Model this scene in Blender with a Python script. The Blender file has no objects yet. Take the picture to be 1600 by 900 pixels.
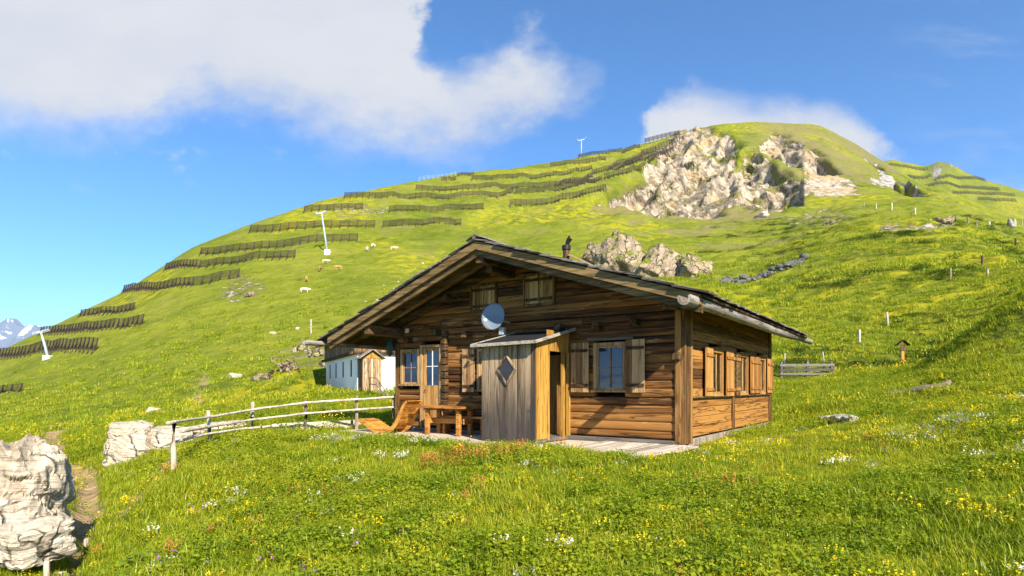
import bpy, math, random
import numpy as np
from mathutils import Vector, Matrix, noise as mnoise

R = math.radians
rng = np.random.default_rng(7)
random.seed(7)
scene = bpy.context.scene
COL = scene.collection

# ------------------------------------------------------------------ camera, sky, sun
EYE = 1.2          # camera height above the chalet's floor (z = 0)
FPX = 920.0        # focal length in pixels of a 1600 px wide frame
HORIZON = 605.0
cam_d = bpy.data.cameras.new('camera')
cam = bpy.data.objects.new('camera', cam_d)
COL.objects.link(cam)
cam.location = (0, 0, EYE)
cam.rotation_euler = (R(90), 0, 0)
cam_d.sensor_width = 36.0
cam_d.lens = FPX / 1600 * 36
cam_d.shift_y = (HORIZON - 450) / 1600
cam_d.clip_start = 0.05
cam_d.clip_end = 40000
scene.camera = cam

SUN_EL = R(35.5)
SUN_H = Vector((0.386, -0.921, 0)).normalized()
SUN_DIR = Vector((SUN_H.x * math.cos(SUN_EL), SUN_H.y * math.cos(SUN_EL), math.sin(SUN_EL)))
sun_d = bpy.data.lights.new('sun', 'SUN')
sun_d.energy = 4.15
sun_d.angle = R(0.53)
sun_d.color = (1.0, 0.90, 0.74)
sun = bpy.data.objects.new('sun', sun_d)
COL.objects.link(sun)
sun.rotation_euler = (-SUN_DIR).to_track_quat('-Z', 'Y').to_euler()

SKY_STRENGTH = 0.120
scene.view_settings.view_transform = 'Standard'
scene.view_settings.look = 'None'
scene.view_settings.exposure = 1.45
scene.view_settings.gamma = 1.0
scene.view_settings.use_curve_mapping = False
scene.render.engine = 'CYCLES'
scene.cycles.max_bounces = 6
scene.cycles.diffuse_bounces = 3
scene.cycles.glossy_bounces = 3
scene.cycles.transmission_bounces = 4
scene.cycles.transparent_max_bounces = 8
scene.cycles.use_denoising = True
scene.cycles.sample_clamp_indirect = 6.0


# ------------------------------------------------------------------ node helpers
class NT:
    def __init__(self, tree):
        self.t = tree

    def n(self, typ, **kw):
        nd = self.t.nodes.new(typ)
        for k, v in kw.items():
            if k.startswith('i_'):
                key = k[2:]
                key = int(key) if key.isdigit() else key
                nd.inputs[key].default_value = v
            else:
                setattr(nd, k, v)
        return nd

    def l(self, a, b):
        self.t.links.new(a, b)

    def math(self, op, a, b=None, c=None, clamp=False):
        nd = self.t.nodes.new('ShaderNodeMath')
        nd.operation = op
        nd.use_clamp = clamp
        for i, v in enumerate((a, b, c)):
            if v is None:
                continue
            if hasattr(v, 'is_linked'):
                self.l(v, nd.inputs[i])
            else:
                nd.inputs[i].default_value = v
        return nd.outputs[0]

    def smooth(self, v, lo, hi):
        nd = self.t.nodes.new('ShaderNodeMapRange')
        nd.interpolation_type = 'SMOOTHSTEP'
        self.l(v, nd.inputs[0])
        for i, q in ((1, lo), (2, hi)):
            if hasattr(q, 'is_linked'):
                self.l(q, nd.inputs[i])
            else:
                nd.inputs[i].default_value = q
        nd.inputs[3].default_value = 0
        nd.inputs[4].default_value = 1
        return nd.outputs[0]

    def mix(self, fac, a, b, mode='MIX'):
        nd = self.t.nodes.new('ShaderNodeMix')
        nd.data_type = 'RGBA'
        nd.blend_type = mode
        nd.clamp_factor = True
        for i, v in ((0, fac), (6, a), (7, b)):
            if hasattr(v, 'is_linked'):
                self.l(v, nd.inputs[i])
            else:
                nd.inputs[i].default_value = v if i == 0 else (tuple(v) + (1,))[:4]
        return nd.outputs[2]

    def ramp(self, fac, stops, interp='LINEAR'):
        nd = self.t.nodes.new('ShaderNodeValToRGB')
        nd.color_ramp.interpolation = interp
        el = nd.color_ramp.elements
        while len(el) < len(stops):
            el.new(0.5)
        for e, (p, c) in zip(el, stops):
            e.position = p
            e.color = (tuple(c) + (1,))[:4] if not isinstance(c, (int, float)) else (c, c, c, 1)
        self.l(fac, nd.inputs[0])
        return nd.outputs[0]

    def noise(self, vec, scale, detail=4, rough=0.55, dist=0.0):
        nd = self.t.nodes.new('ShaderNodeTexNoise')
        nd.inputs['Scale'].default_value = scale
        nd.inputs['Detail'].default_value = detail
        nd.inputs['Roughness'].default_value = rough
        nd.inputs['Distortion'].default_value = dist
        if vec is not None:
            self.l(vec, nd.inputs['Vector'])
        return nd.outputs['Fac']

    def mapping(self, vec, scale=(1, 1, 1), loc=(0, 0, 0), rot=(0, 0, 0)):
        nd = self.t.nodes.new('ShaderNodeMapping')
        nd.inputs['Scale'].default_value = scale
        nd.inputs['Location'].default_value = loc
        nd.inputs['Rotation'].default_value = rot
        self.l(vec, nd.inputs['Vector'])
        return nd.outputs[0]


def new_mat(name):
    m = bpy.data.materials.new(name)
    m.use_nodes = True
    m.node_tree.nodes.clear()
    t = NT(m.node_tree)
    out = t.n('ShaderNodeOutputMaterial')
    return m, t, out


def attr(t, name):
    nd = t.n('ShaderNodeAttribute')
    nd.attribute_name = name
    return nd.outputs['Fac']


def principled(t, out, color, rough=0.8, bump=None, bump_dist=0.02, bump_strength=0.6, metallic=0.0, spec=0.3, ior=None):
    p = t.n('ShaderNodeBsdfPrincipled')
    if hasattr(color, 'is_linked'):
        t.l(color, p.inputs['Base Color'])
    else:
        p.inputs['Base Color'].default_value = (tuple(color) + (1,))[:4]
    if hasattr(rough, 'is_linked'):
        t.l(rough, p.inputs['Roughness'])
    else:
        p.inputs['Roughness'].default_value = rough
    p.inputs['Metallic'].default_value = metallic
    p.inputs['Specular IOR Level'].default_value = spec
    if ior:
        p.inputs['IOR'].default_value = ior
    if bump is not None:
        b = t.n('ShaderNodeBump')
        b.inputs['Strength'].default_value = bump_strength
        b.inputs['Distance'].default_value = bump_dist
        t.l(bump, b.inputs['Height'])
        t.l(b.outputs[0], p.inputs['Normal'])
    t.l(p.outputs[0], out.inputs['Surface'])
    return p


# ------------------------------------------------------------------ world: clear mountain sky with drifting cloud
world = bpy.data.worlds.new('World')
scene.world = world
world.use_nodes = True
world.node_tree.nodes.clear()
W = NT(world.node_tree)


def build_world():
    t = W
    out = t.n('ShaderNodeOutputWorld')
    bg = t.n('ShaderNodeBackground')
    sky = t.n('ShaderNodeTexSky')
    sky.sky_type = 'NISHITA'
    sky.sun_disc = False
    sky.sun_elevation = SUN_EL
    sky.sun_rotation = math.atan2(SUN_H.x, SUN_H.y)
    sky.altitude = 3200
    sky.air_density = 0.75
    sky.dust_density = 0.05
    sky.ozone_density = 4.0
    hs = t.n('ShaderNodeHueSaturation')
    hs.inputs['Saturation'].default_value = 1.18
    hs.inputs['Hue'].default_value = 0.495
    hs.inputs['Value'].default_value = 1.0
    t.l(sky.outputs[0], hs.inputs['Color'])
    # cloud layer laid out on the sky by compass direction and elevation
    tc = t.n('ShaderNodeTexCoord')
    sep = t.n('ShaderNodeSeparateXYZ')
    t.l(tc.outputs['Generated'], sep.inputs[0])
    yc = t.math('MAXIMUM', sep.outputs[1], 0.02)
    u0 = t.math('DIVIDE', sep.outputs[0], yc)
    v0 = t.math('DIVIDE', sep.outputs[2], yc)
    comb = t.n('ShaderNodeCombineXYZ')
    t.l(u0, comb.inputs[0])
    t.l(v0, comb.inputs[1])
    vec = comb.outputs[0]
    # domain warp
    n1 = t.noise(t.mapping(vec, (1, 1.25, 1)), 5.5, 7, 0.62)
    n2 = t.noise(t.mapping(vec, (1, 1.25, 1), (3.1, 7.7, 0)), 5.5, 7, 0.62)
    nf = t.noise(t.mapping(vec, (1, 1.5, 1), (1.7, 2.2, 0.4)), 21, 6, 0.68)
    uu = t.math('ADD', u0, t.math('MULTIPLY', t.math('SUBTRACT', n1, 0.5), 0.20))
    vv = t.math('ADD', v0, t.math('MULTIPLY', t.math('SUBTRACT', n2, 0.5), 0.15))
    vv = t.math('ADD', vv, t.math('MULTIPLY', t.math('SUBTRACT', nf, 0.5), 0.085))
    uu = t.math('ADD', uu, t.math('MULTIPLY', t.math('SUBTRACT', nf, 0.5), -0.05))
    # u in -1..1  ->  0..1
    f = t.math('MULTIPLY_ADD', uu, 0.5, 0.5, clamp=True)

    def U(px):
        return ((px - 800) / FPX) * 0.5 + 0.5

    def V(py):
        return (HORIZON - py) / FPX

    def curve(points):   # elevation of an edge along the compass
        return t.ramp(f, [(U(px), V(py)) for px, py in points])
    big_lo = curve([(-100, 205), (40, 222), (150, 236), (215, 226), (270, 192), (340, 178), (420, 205), (480, 226), (580, 246), (700, 252), (790, 228), (870, 196), (925, 168), (950, 130), (985, 60), (1010, -60)])
    big_up = curve([(-100, -400), (530, -400), (590, -250), (635, -70), (664, 45), (690, 92), (725, 92), (770, 70), (805, 40), (828, 22), (850, 60), (880, 95), (920, 118), (945, 150), (960, 170)])
    a = t.smooth(t.math('SUBTRACT', vv, big_lo), -0.03, 0.105)
    b = t.smooth(t.math('SUBTRACT', big_up, vv), -0.03, 0.10)
    big = t.math('MULTIPLY', a, b)
    v2 = t.math('ADD', v0, t.math('MULTIPLY', t.math('SUBTRACT', vv, v0), 0.45))
    up2 = curve([(985, 236), (1020, 195), (1045, 148), (1090, 128), (1140, 142), (1200, 150), (1280, 150), (1330, 168), (1375, 192), (1395, 232), (1430, 262)])
    two = t.math('MULTIPLY', t.smooth(t.math('SUBTRACT', up2, v2), -0.012, 0.055), t.smooth(uu, 0.2, 0.255))
    two = t.math('MULTIPLY', two, t.math('SUBTRACT', 1.0, t.smooth(uu, 0.60, 0.67)))
    two = t.math('MULTIPLY', two, t.smooth(vv, 0.15, 0.34))
    cover = t.math('MAXIMUM', big, two)
    # thin veils low on the right and small scraps under the big cloud
    vw = t.noise(t.mapping(vec, (2.2, 9, 1), (0.3, 0.2, 0), (0, 0, 0.25)), 2.0, 5, 0.6)
    veil = t.math('MULTIPLY', t.smooth(vw, 0.48, 0.78), 0.34)
    veil = t.math('MULTIPLY', veil, t.smooth(u0, 0.55, 0.85))
    scr = t.noise(t.mapping(vec, (1, 1.6, 1), (5, 1, 2)), 12, 6, 0.65)
    scrap = t.math('MULTIPLY', t.smooth(scr, 0.56, 0.74), t.math('MULTIPLY', t.smooth(v0, 0.32, 0.37), t.math('SUBTRACT', 1.0, t.smooth(v0, 0.40, 0.46))))
    scrap = t.math('MULTIPLY', scrap, t.math('SUBTRACT', 1.0, t.smooth(u0, -0.75, -0.15)))
    scrap = t.math('MULTIPLY', scrap, 0.55)
    cover = t.math('MAXIMUM', cover, t.math('MAXIMUM', veil, scrap))
    # scattered cloud in the rest of the sky (behind and beside the viewer)
    gen = t.noise(tc.outputs['Generated'], 2.2, 6, 0.6)
    gm = t.math('MULTIPLY', t.smooth(gen, 0.56, 0.70), t.math('SUBTRACT', 1.0, t.smooth(sep.outputs[1], -0.1, 0.35)))
    gm = t.math('MULTIPLY', gm, t.smooth(sep.outputs[2], 0.1, 0.3))
    cover = t.math('MAXIMUM', cover, gm)
    dens = t.noise(t.mapping(vec, (1, 1.7, 1), (0.6, 0.1, 0)), 4.0, 6, 0.55)
    ccol = t.ramp(dens, [(0.25, (2.12, 2.20, 2.42)), (0.75, (2.50, 2.50, 2.55))])
    col = t.mix(cover, hs.outputs[0], ccol)
    t.l(col, bg.inputs['Color'])
    bg.inputs['Strength'].default_value = SKY_STRENGTH
    t.l(bg.outputs[0], out.inputs['Surface'])


build_world()

# ------------------------------------------------------------------ numpy noise
_P = rng.permutation(1024)
_G = rng.uniform(-1, 1, 1024)


def vnoise(x, y):
    xi = np.floor(x).astype(int)
    yi = np.floor(y).astype(int)
    fx, fy = x - xi, y - yi
    fx = fx * fx * fx * (fx * (fx * 6 - 15) + 10)
    fy = fy * fy * fy * (fy * (fy * 6 - 15) + 10)

    def h(a, b):
        return _G[_P[(_P[a & 1023] + b) & 1023]]
    a = h(xi, yi) * (1 - fx) + h(xi + 1, yi) * fx
    b = h(xi, yi + 1) * (1 - fx) + h(xi + 1, yi + 1) * fx
    return a * (1 - fy) + b * fy


def fbm(x, y, octv=4, gain=0.5, lac=2.03):
    s = np.zeros_like(x)
    a = 1.0
    for i in range(octv):
        s += a * vnoise(x + 17.3 * i, y - 9.1 * i)
        x, y, a = x * lac, y * lac, a * gain
    return s


def ridged(x, y, octv=4, gain=0.5):
    s = np.zeros_like(x)
    a = 1.0
    for i in range(octv):
        s += a * (1 - np.abs(vnoise(x + 31.7 * i, y + 11.9 * i)) * 2)
        x, y, a = x * 2.1, y * 2.1, a * gain
    return s


def sstep(x, a, b):
    q = np.clip((x - a) / (b - a), 0, 1)
    return q * q * (3 - 2 * q)


def in_poly(px, py, poly):
    inside = np.zeros(px.shape, bool)
    n = len(poly)
    for i in range(n):
        x1, y1 = poly[i]
        x2, y2 = poly[(i + 1) % n]
        c = (y1 > py) != (y2 > py)
        with np.errstate(divide='ignore', invalid='ignore'):
            xx = (x2 - x1) * (py - y1) / (y2 - y1 + 1e-12) + x1
        inside ^= c & (px < xx)
    return inside


# ------------------------------------------------------------------ chalet frame (needed by the terrain)
CH = Vector((3.6413, 12.5, 0))                 # front right corner of the chalet
CH_A = math.atan2(-0.57767, 0.81627)           # its local x axis runs along the front wall to the right
CX_ = np.array([math.cos(CH_A), math.sin(CH_A)])
CY_ = np.array([-math.sin(CH_A), math.cos(CH_A)])


def to_chalet(x, y):
    dx, dy = x - CH.x, y - CH.y
    return dx * CX_[0] + dy * CX_[1], dx * CY_[0] + dy * CY_[1]


def from_chalet(lx, ly, z=0.0):
    return Vector((CH.x + lx * CX_[0] + ly * CY_[0], CH.y + lx * CX_[1] + ly * CY_[1], z))


WH = Vector((-8.68, 33.0, 0.75))               # corner of the white farmhouse
WH_A = math.atan2(0.43, 0.903)
WX_ = np.array([math.cos(WH_A), math.sin(WH_A)])
WY_ = np.array([-math.sin(WH_A), math.cos(WH_A)])


def to_white(x, y):
    dx, dy = x - WH.x, y - WH.y
    return dx * WX_[0] + dy * WX_[1], dx * WY_[0] + dy * WY_[1]


# ------------------------------------------------------------------ terrain: one height field round the viewpoint
COLS = {
    -250: [(6.6, 905), (11, 800), (17, 725), (24, 705), (40, 690), (50, 682), (60, 672), (95, 655), (130, 640), (165, 628)],
    0: [(6.6, 900), (11, 790), (17, 715), (24, 690), (40, 672), (50, 661), (60, 648), (92, 618), (130, 578), (165, 549)],
    100: [(6.4, 900), (10.5, 790), (17, 715), (22, 688), (40, 662), (50, 648), (60, 632), (95, 588), (135, 532), (175, 501)],
    200: [(6.1, 900), (10, 785), (14.5, 722), (20, 680), (38, 645), (48, 630), (58, 608), (98, 550), (140, 489), (185, 452)],
    300: [(5.7, 900), (9.8, 765), (13, 714), (17, 674), (36, 635), (46, 614), (58, 590), (100, 520), (150, 437), (200, 386)],
    400: [(5.4, 900), (9.5, 762), (13, 706), (16.5, 672), (34, 622), (45, 598), (58, 570), (105, 490), (160, 402), (215, 347)],
    500: [(5.2, 900), (9.3, 760), (13, 703), (17.5, 668), (32, 612), (44, 583), (58, 555), (110, 465), (175, 372), (240, 313)],
    620: [(5.1, 900), (9, 760), (13, 697), (19, 663), (33, 608), (44, 575), (58, 540), (115, 445), (190, 352), (290, 288)],
    700: [(5, 900), (9, 755), (12.5, 697), (19, 664), (34, 600), (45, 567), (58, 530), (120, 435), (210, 340), (340, 273)],
    800: [(5, 900), (8.5, 757), (11.5, 705), (19, 664), (34, 598), (45, 562), (58, 525), (120, 425), (220, 330), (370, 263)],
    900: [(5, 900), (8.3, 757), (11, 708), (19, 664), (34, 595), (45, 558), (58, 520), (110, 422), (230, 320), (420, 247)],
    1000: [(5, 900), (8.3, 757), (10.5, 714), (19, 664), (33, 592), (43, 553), (55, 515), (105, 418), (250, 312), (450, 227)],
    1060: [(5, 900), (8.3, 755), (10.7, 708), (19, 664), (32, 595), (41, 556), (52, 520), (100, 420), (260, 310), (450, 208)],
    1110: [(5, 900), (8.3, 754), (11, 702), (19, 662), (31, 598), (40, 560), (50, 522), (95, 422), (265, 307), (445, 196)],
    1180: [(5, 900), (8.5, 750), (12, 694), (19, 660), (30, 600), (38, 563), (48, 527), (90, 425), (270, 305), (440, 190)],
    1280: [(5, 896), (8.5, 745), (12, 686), (18, 654), (29, 598), (37, 562), (46, 525), (85, 402), (270, 299), (450, 194)],
    1340: [(5, 893), (8.5, 740), (12, 679), (17, 648), (28, 595), (36, 558), (45, 520), (80, 392), (265, 301), (450, 227)],
    1380: [(5, 890), (8.5, 735), (12, 672), (17, 643), (28, 592), (36, 556), (45, 515), (78, 387), (255, 304), (440, 252)],
    1446: [(5, 890), (8.4, 730), (12, 664), (17, 634), (26, 580), (34, 568), (44, 508), (75, 382), (240, 309), (420, 292)],
    1500: [(4.9, 890), (8.3, 722), (12, 655), (17, 625), (26, 538), (33, 533), (46, 478), (75, 380), (225, 319), (380, 305)],
    1600: [(4.8, 885), (8, 710), (12, 640), (17, 600), (25, 462), (33, 468), (50, 432), (80, 387), (180, 364), (260, 342)],
    1700: [(4.7, 880), (7.8, 700), (12, 625), (17, 575), (24, 400), (33, 410), (55, 396), (85, 378), (170, 374), (230, 384)],
    1850: [(4.6, 875), (7.6, 690), (12, 605), (17, 550), (24, 340), (33, 350), (55, 345), (85, 340), (170, 345), (230, 352)],
}
FAR = [(-250, 660), (0, 640), (400, 600), (1000, 480), (1300, 380), (1340, 300), (1372, 250), (1400, 250), (1420, 254), (1448, 262), (1466, 250), (1482, 252),
       (1495, 261), (1520, 275), (1560, 288), (1600, 299), (1700, 340), (1850, 380)]


def build_height():
    px_c = np.array(sorted(COLS))
    K = 10
    LY = np.array([[COLS[p][k][0] for k in range(K)] for p in px_c], float)
    LP = np.array([[COLS[p][k][1] for k in range(K)] for p in px_c], float)
    px = np.concatenate([np.arange(-250, 1850, 3.0)])
    th_front = np.arctan((px - 800) / FPX)
    th_back = np.linspace(th_front[-1], th_front[0] + 2 * math.pi, 90)[1:-1]
    th = np.concatenate([th_front, th_back])
    r = np.concatenate([np.geomspace(0.4, 200, 620)[:-1], np.linspace(200, 520, 300)[:-1], np.geomspace(520, 3500, 130)])
    nT, nR = len(th), len(r)
    pxx = np.concatenate([px, np.linspace(1850, -250, len(th_back) + 2)[1:-1]])
    cosc = np.cos(np.arctan((np.clip(pxx, -250, 1850) - 800) / FPX))
    Zs = np.zeros((nT, nR))
    crestY = np.zeros(nT)
    for j in range(nT):
        p = pxx[j]
        ys = [np.interp(p, px_c, LY[:, k]) for k in range(K)]
        ps = [np.interp(p, px_c, LP[:, k]) for k in range(K)]
        v = [(HORIZON - q) / FPX for q in ps]
        Yk = [0.3, 1.2, 2.6] + ys
        vk = [-1.66 / 0.3, -1.64 / 1.2, (-1.62) / 2.6] + v
        c = ys[-1]
        crestY[j] = c
        zc = v[-1] * c
        Yk += [c * 1.3, c * 1.7]
        vk += [(zc - 0.16 * c) / (c * 1.3), (zc - 0.35 * c) / (c * 1.7)]
        fp = np.interp(p, [q[0] for q in FAR], [q[1] for q in FAR])
        vf = (HORIZON - fp) / FPX
        Yk += [950, 1500, 3800]
        vk += [vf, vf - 0.12, vf - 0.25]
        X = np.log(np.array(Yk))
        Vv = np.array(vk)
        h = np.diff(X)
        d = np.diff(Vv) / h
        m = np.zeros(len(X))
        for i in range(1, len(X) - 1):
            if d[i - 1] * d[i] > 0:
                w1, w2 = 2 * h[i] + h[i - 1], h[i] + 2 * h[i - 1]
                m[i] = (w1 + w2) / (w1 / d[i - 1] + w2 / d[i])
        m[0], m[-1] = d[0], d[-1]
        q = np.log(np.clip(r * cosc[j], Yk[0], Yk[-1]))
        i = np.clip(np.searchsorted(X, q) - 1, 0, len(X) - 2)
        tt = (q - X[i]) / h[i]
        vq = (Vv[i] * (1 + 2 * tt) * (1 - tt) ** 2 + m[i] * h[i] * tt * (1 - tt) ** 2 + Vv[i + 1] * tt * tt * (3 - 2 * tt) + m[i + 1] * h[i] * tt * tt * (tt - 1))
        Zs[j] = EYE + vq * r * cosc[j]
    # smooth across columns a little so control columns leave no creases
    nf = len(px)
    ker = np.hanning(27)
    ker /= ker.sum()
    pad = np.pad(Zs[:nf], ((13, 13), (0, 0)), mode='edge')
    sm = sum(ker[k] * pad[k:k + nf] for k in range(27))
    Zs[:nf] = Zs[:nf] * 0.35 + sm * 0.65
    # behind the viewer: a gentle alp
    TH, RR = np.meshgrid(th, r, indexing='ij')
    back = sstep(np.abs(((TH + math.pi) % (2 * math.pi)) - math.pi), R(52), R(80))
    X, Y = np.sin(TH) * RR, np.cos(TH) * RR
    zb = -0.44 - 0.02 * RR + 0.08 * X * sstep(RR, 3, 40)
    zb = np.clip(zb, -150, 40)
    Zs = Zs * (1 - back) + zb * back
    return pxx, th, r, X, Y, Zs, crestY, nf


PX, TH, RAD, TX, TY, TZ, CREST, NF = build_height()
TPX = np.where(TY > 0.05, 800 + FPX * TX / np.maximum(TY, 0.05), -9999)


def tpy(z):
    return np.where(TY > 0.05, HORIZON - FPX * (z - EYE) / np.maximum(TY, 0.05), 9999)


# relief
contour = fbm(TX * 0.045, TZ * 0.42 + TX * 0.01, 4)
hill = sstep(TY, 28, 60)
right = sstep(TPX, 1000, 1200) * (TY > 20)
left = 1 - sstep(TPX, 520, 760)
near = 1 - sstep(RAD[None, :], 20, 40)
dz = near * (0.05 * fbm(TX * 0.9, TY * 0.9, 3) + 0.07 * fbm(TX * 0.28, TY * 0.28, 2)) * sstep(RAD[None, :] + 0 * TX, 1.5, 4)
dz += hill * (0.55 - 0.40 * left) * fbm(TX * 0.07, TY * 0.07, 4) * np.clip(TY / 90, 0.4, 2.2)
dz += hill * 0.20 * fbm(TX * 0.16, TZ * 0.9 + TX * 0.02, 3) * np.clip(TY / 90, 0.5, 1.8)
dz += right * sstep(TY, 24, 36) * (1 - sstep(TY, 150, 260)) * (0.42 * contour + 0.28 * fbm(TX * 0.35, TY * 0.35, 3))
dz += left * hill * 0.16 * fbm(TX * 0.05, TZ * 0.5, 3)
crest_k = np.exp(-((TY / np.maximum(CREST[:, None], 1) - 1) / 0.10) ** 2)
TZ = TZ + dz * (1 - 0.75 * crest_k)
# bank above the far end of the terrace, left of the white house
bump = np.exp(-(((TPX - 455) / 62) ** 2 + ((TY - 40) / 4.5) ** 2))
TZ = TZ + 1.25 * bump * (1 + 0.5 * fbm(TX * 0.5, TY * 0.5, 3))
# building plots
lx, ly = to_chalet(TX, TY)
dx = np.maximum(np.maximum(-9.4 - lx, lx - 0.25), 0)
dy = np.maximum(np.maximum(-2.2 - ly, ly - 8.6), 0)
w = 1 - sstep(np.hypot(dx, dy), 0.15, 2.2)
TZ = TZ * (1 - w) + (-0.09) * w
wx, wy = to_white(TX, TY)
dx = np.maximum(np.maximum(-0.6 - wx, wx - 9), 0)
dy = np.maximum(np.maximum(-2.0 - wy, wy - 12.5), 0)
w = 1 - sstep(np.hypot(dx, dy), 0.2, 2.6)
TZ = TZ * (1 - w) + (WH.z + 0.18) * w
TPY = tpy(TZ)

ROCK_POLYS = [
    [(922, 322), (960, 300), (1000, 272), (1030, 235), (1070, 205), (1110, 198), (1134, 215), (1150, 232), (1128, 255), (1150, 250), (1178, 228), (1202, 246), (1218, 270), (1212, 300), (1245, 292), (1205, 318), (1150, 320), (1092, 341), (1020, 336), (985, 320)],
    [(1188, 228), (1204, 203), (1232, 214), (1266, 232), (1292, 256), (1304, 278), (1268, 282), (1245, 264), (1222, 250)],
    [(1260, 277), (1302, 274), (1348, 292), (1340, 299), (1268, 306)],
    [(1350, 277), (1366, 280), (1392, 292), (1372, 294)],
    [(1356, 243), (1376, 258), (1402, 282), (1442, 296), (1452, 305), (1420, 304), (1398, 296), (1376, 282)],
    [(1098, 196), (1290, 190), (1300, 198), (1120, 203)],
    [(350, 438), (378, 424), (410, 432), (416, 452), (392, 472), (360, 472), (345, 462)],
    [(520, 322), (560, 318), (608, 322), (612, 332), (560, 340), (520, 338)],
    [(1452, 258), (1464, 250), (1484, 252), (1494, 264), (1470, 262), (1462, 276), (1454, 275)],
    [(425, 545), (470, 530), (520, 528), (545, 545), (500, 570), (450, 575)],
    [(1370, 352), (1400, 344), (1440, 348), (1490, 344), (1500, 352), (1450, 360), (1400, 366), (1370, 362)],
    [(1128, 300), (1212, 258), (1268, 284), (1256, 316), (1165, 334)],
    [(1215, 338), (1300, 322), (1345, 340), (1300, 352), (1230, 352)],
]
rock = np.zeros_like(TZ)
jx = 9 * fbm(TX * 0.08, TZ * 0.08, 3)
jy = 6 * fbm(TX * 0.08 + 50, TZ * 0.08, 3)
strengths = [1, 1, 0.95, 0.8, 0.9, 0.12, 0.40, 0.38, 0.8, 0.36, 0.46, 0.60, 0.36]
deep = TY > 30
for poly, s in zip(ROCK_POLYS, strengths):
    k = 1.0 if min(p[1] for p in poly) < 300 else 0.5
    rock = np.maximum(rock, s * (in_poly(TPX + jx * k, TPY + jy * k, poly) & deep))
vis = TY < CREST[:, None] * 1.04
rock *= np.where((TPX > 1340) & (TPY < 300), TY < 1100, vis)
# soften the mask a little
for _ in range(2):
    q = np.pad(rock, 1, mode='edge')
    rock = (q[1:-1, 1:-1] * 2 + q[:-2, 1:-1] + q[2:, 1:-1] + q[1:-1, :-2] + q[1:-1, 2:]) / 6
cliff = sstep(rock, 0.15, 0.75) * (TY > 200) * (TPX > 900)
for _ in range(16):
    q = np.pad(cliff, 1, mode='edge')
    cliff = (q[1:-1, 1:-1] * 2 + q[:-2, 1:-1] + q[2:, 1:-1] + q[1:-1, :-2] + q[1:-1, 2:]) / 6
sl_a = TX * 0.80 - TZ * 0.60          # ribs lean: they run from upper right to lower left
sl_b = TX * 0.60 + TZ * 0.80
ribs = ridged(sl_a * 0.026, sl_b * 0.010, 6, 0.52)
steps = ridged(sl_a * 0.018 + 7, sl_b * 0.04, 4, 0.48)
crag = np.abs(fbm(TX * 0.12, TZ * 0.09, 4, 0.55))
disp = cliff * (10.0 * (ribs - 1.1) + 4.0 * (steps - 0.9) - 4.0 * crag)
disp = disp * (TY < 600)
scree = ((TPX > 1255) & (TPX < 1395) & (TPY > 272))
disp = np.where(scree, disp * 0.08, disp)
mid = (TPX > 900) * sstep(rock, 0.2, 0.8) * (TY <= 200) * (TY > 30)
TZm = TZ + mid * 0.5 * (ridged(TX * 0.3, TZ * 0.3, 3) - 0.5)
sc = (TY - disp * 0.8) / np.maximum(TY, 0.1)
TXm, TYm = TX * np.where(TY > 30, sc, 1), TY * np.where(TY > 30, sc, 1)
TZm = TZm + 0.35 * disp

gul = np.zeros_like(TZ)
for (x1, y1), (x2, y2) in (((96, 690), (140, 745)), ((140, 745), (134, 800)), ((134, 800), (112, 880))):
    q = np.clip(((TPX - x1) * (x2 - x1) + (TPY - y1) * (y2 - y1)) / ((x2 - x1) ** 2 + (y2 - y1) ** 2), 0, 1)
    dd = np.hypot(TPX - x1 - q * (x2 - x1), TPY - y1 - q * (y2 - y1))
    gul = np.maximum(gul, np.exp(-(dd / 30) ** 2) * (TY < 30) * (TY > 4))
TZ = TZ - 0.28 * gul
TZm = TZm - 0.28 * gul
# colour masks on the ground
streak = fbm(TX * 0.05 + 9, TZ * 0.75 + TX * 0.015, 4)
dark = sstep(streak, -0.02, 0.40) * right * sstep(TY, 22, 34) * (1 - sstep(TY, 160, 240)) * sstep(TPY, 325, 350)
spur = sstep(TPX, 1420, 1470) * (TY > 17) * (TY < 27.5)
dark = np.maximum(dark, spur * sstep(fbm(TX * 0.8, TZ * 0.8, 3), -0.35, 0.6))
yel = sstep(fbm(TX * 0.03 + 3, TY * 0.03, 3), 0.05, 0.6) * (TY > 30)
dirt = np.zeros_like(TZ)
for line, wd in (([(78, 685), (100, 725), (138, 745), (135, 790), (118, 850)], 26), ([(150, 742), (135, 775), (118, 800)], 9), ([(300, 650), (240, 760), (160, 835)], 7), ([(1240, 345), (1200, 425), (1130, 440)], 3), ([(325, 555), (318, 600), (310, 625)], 7)):
    for (x1, y1), (x2, y2) in zip(line[:-1], line[1:]):
        L2 = (x2 - x1) ** 2 + (y2 - y1) ** 2
        q = np.clip(((TPX - x1) * (x2 - x1) + (TPY - y1) * (y2 - y1)) / L2, 0, 1)
        dd = np.hypot(TPX - x1 - q * (x2 - x1), TPY - y1 - q * (y2 - y1))
        dirt = np.maximum(dirt, (1 - sstep(dd + 6 * fbm(TX * 1.5, TY * 1.5, 3), wd * 0.5, wd * 1.3)) * (TY < 60))


dry = np.maximum(sstep(TPX, 1140, 1240) * (1 - sstep(TPX, 1395, 1420)) * (TPY < 285) * (0.25 + 0.75 * sstep(fbm(TX * 0.05, TZ * 0.05 + TX * 0.03, 4), -0.25, 0.35)), in_poly(TPX + jx, TPY + jy, [(915, 330), (1010, 262), (1060, 212), (1240, 300), (1210, 335), (1090, 355), (980, 348)]) * 0.9) * (TY > 200) * (TY < 600)
dry = np.maximum(dry, 0.8 * (TPX > 980) * (TPX < 1260) * (TY > 55) * (TY < 200) * sstep(fbm(TX * 0.06, TZ * 0.3, 3), 0.1, 0.5))


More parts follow.
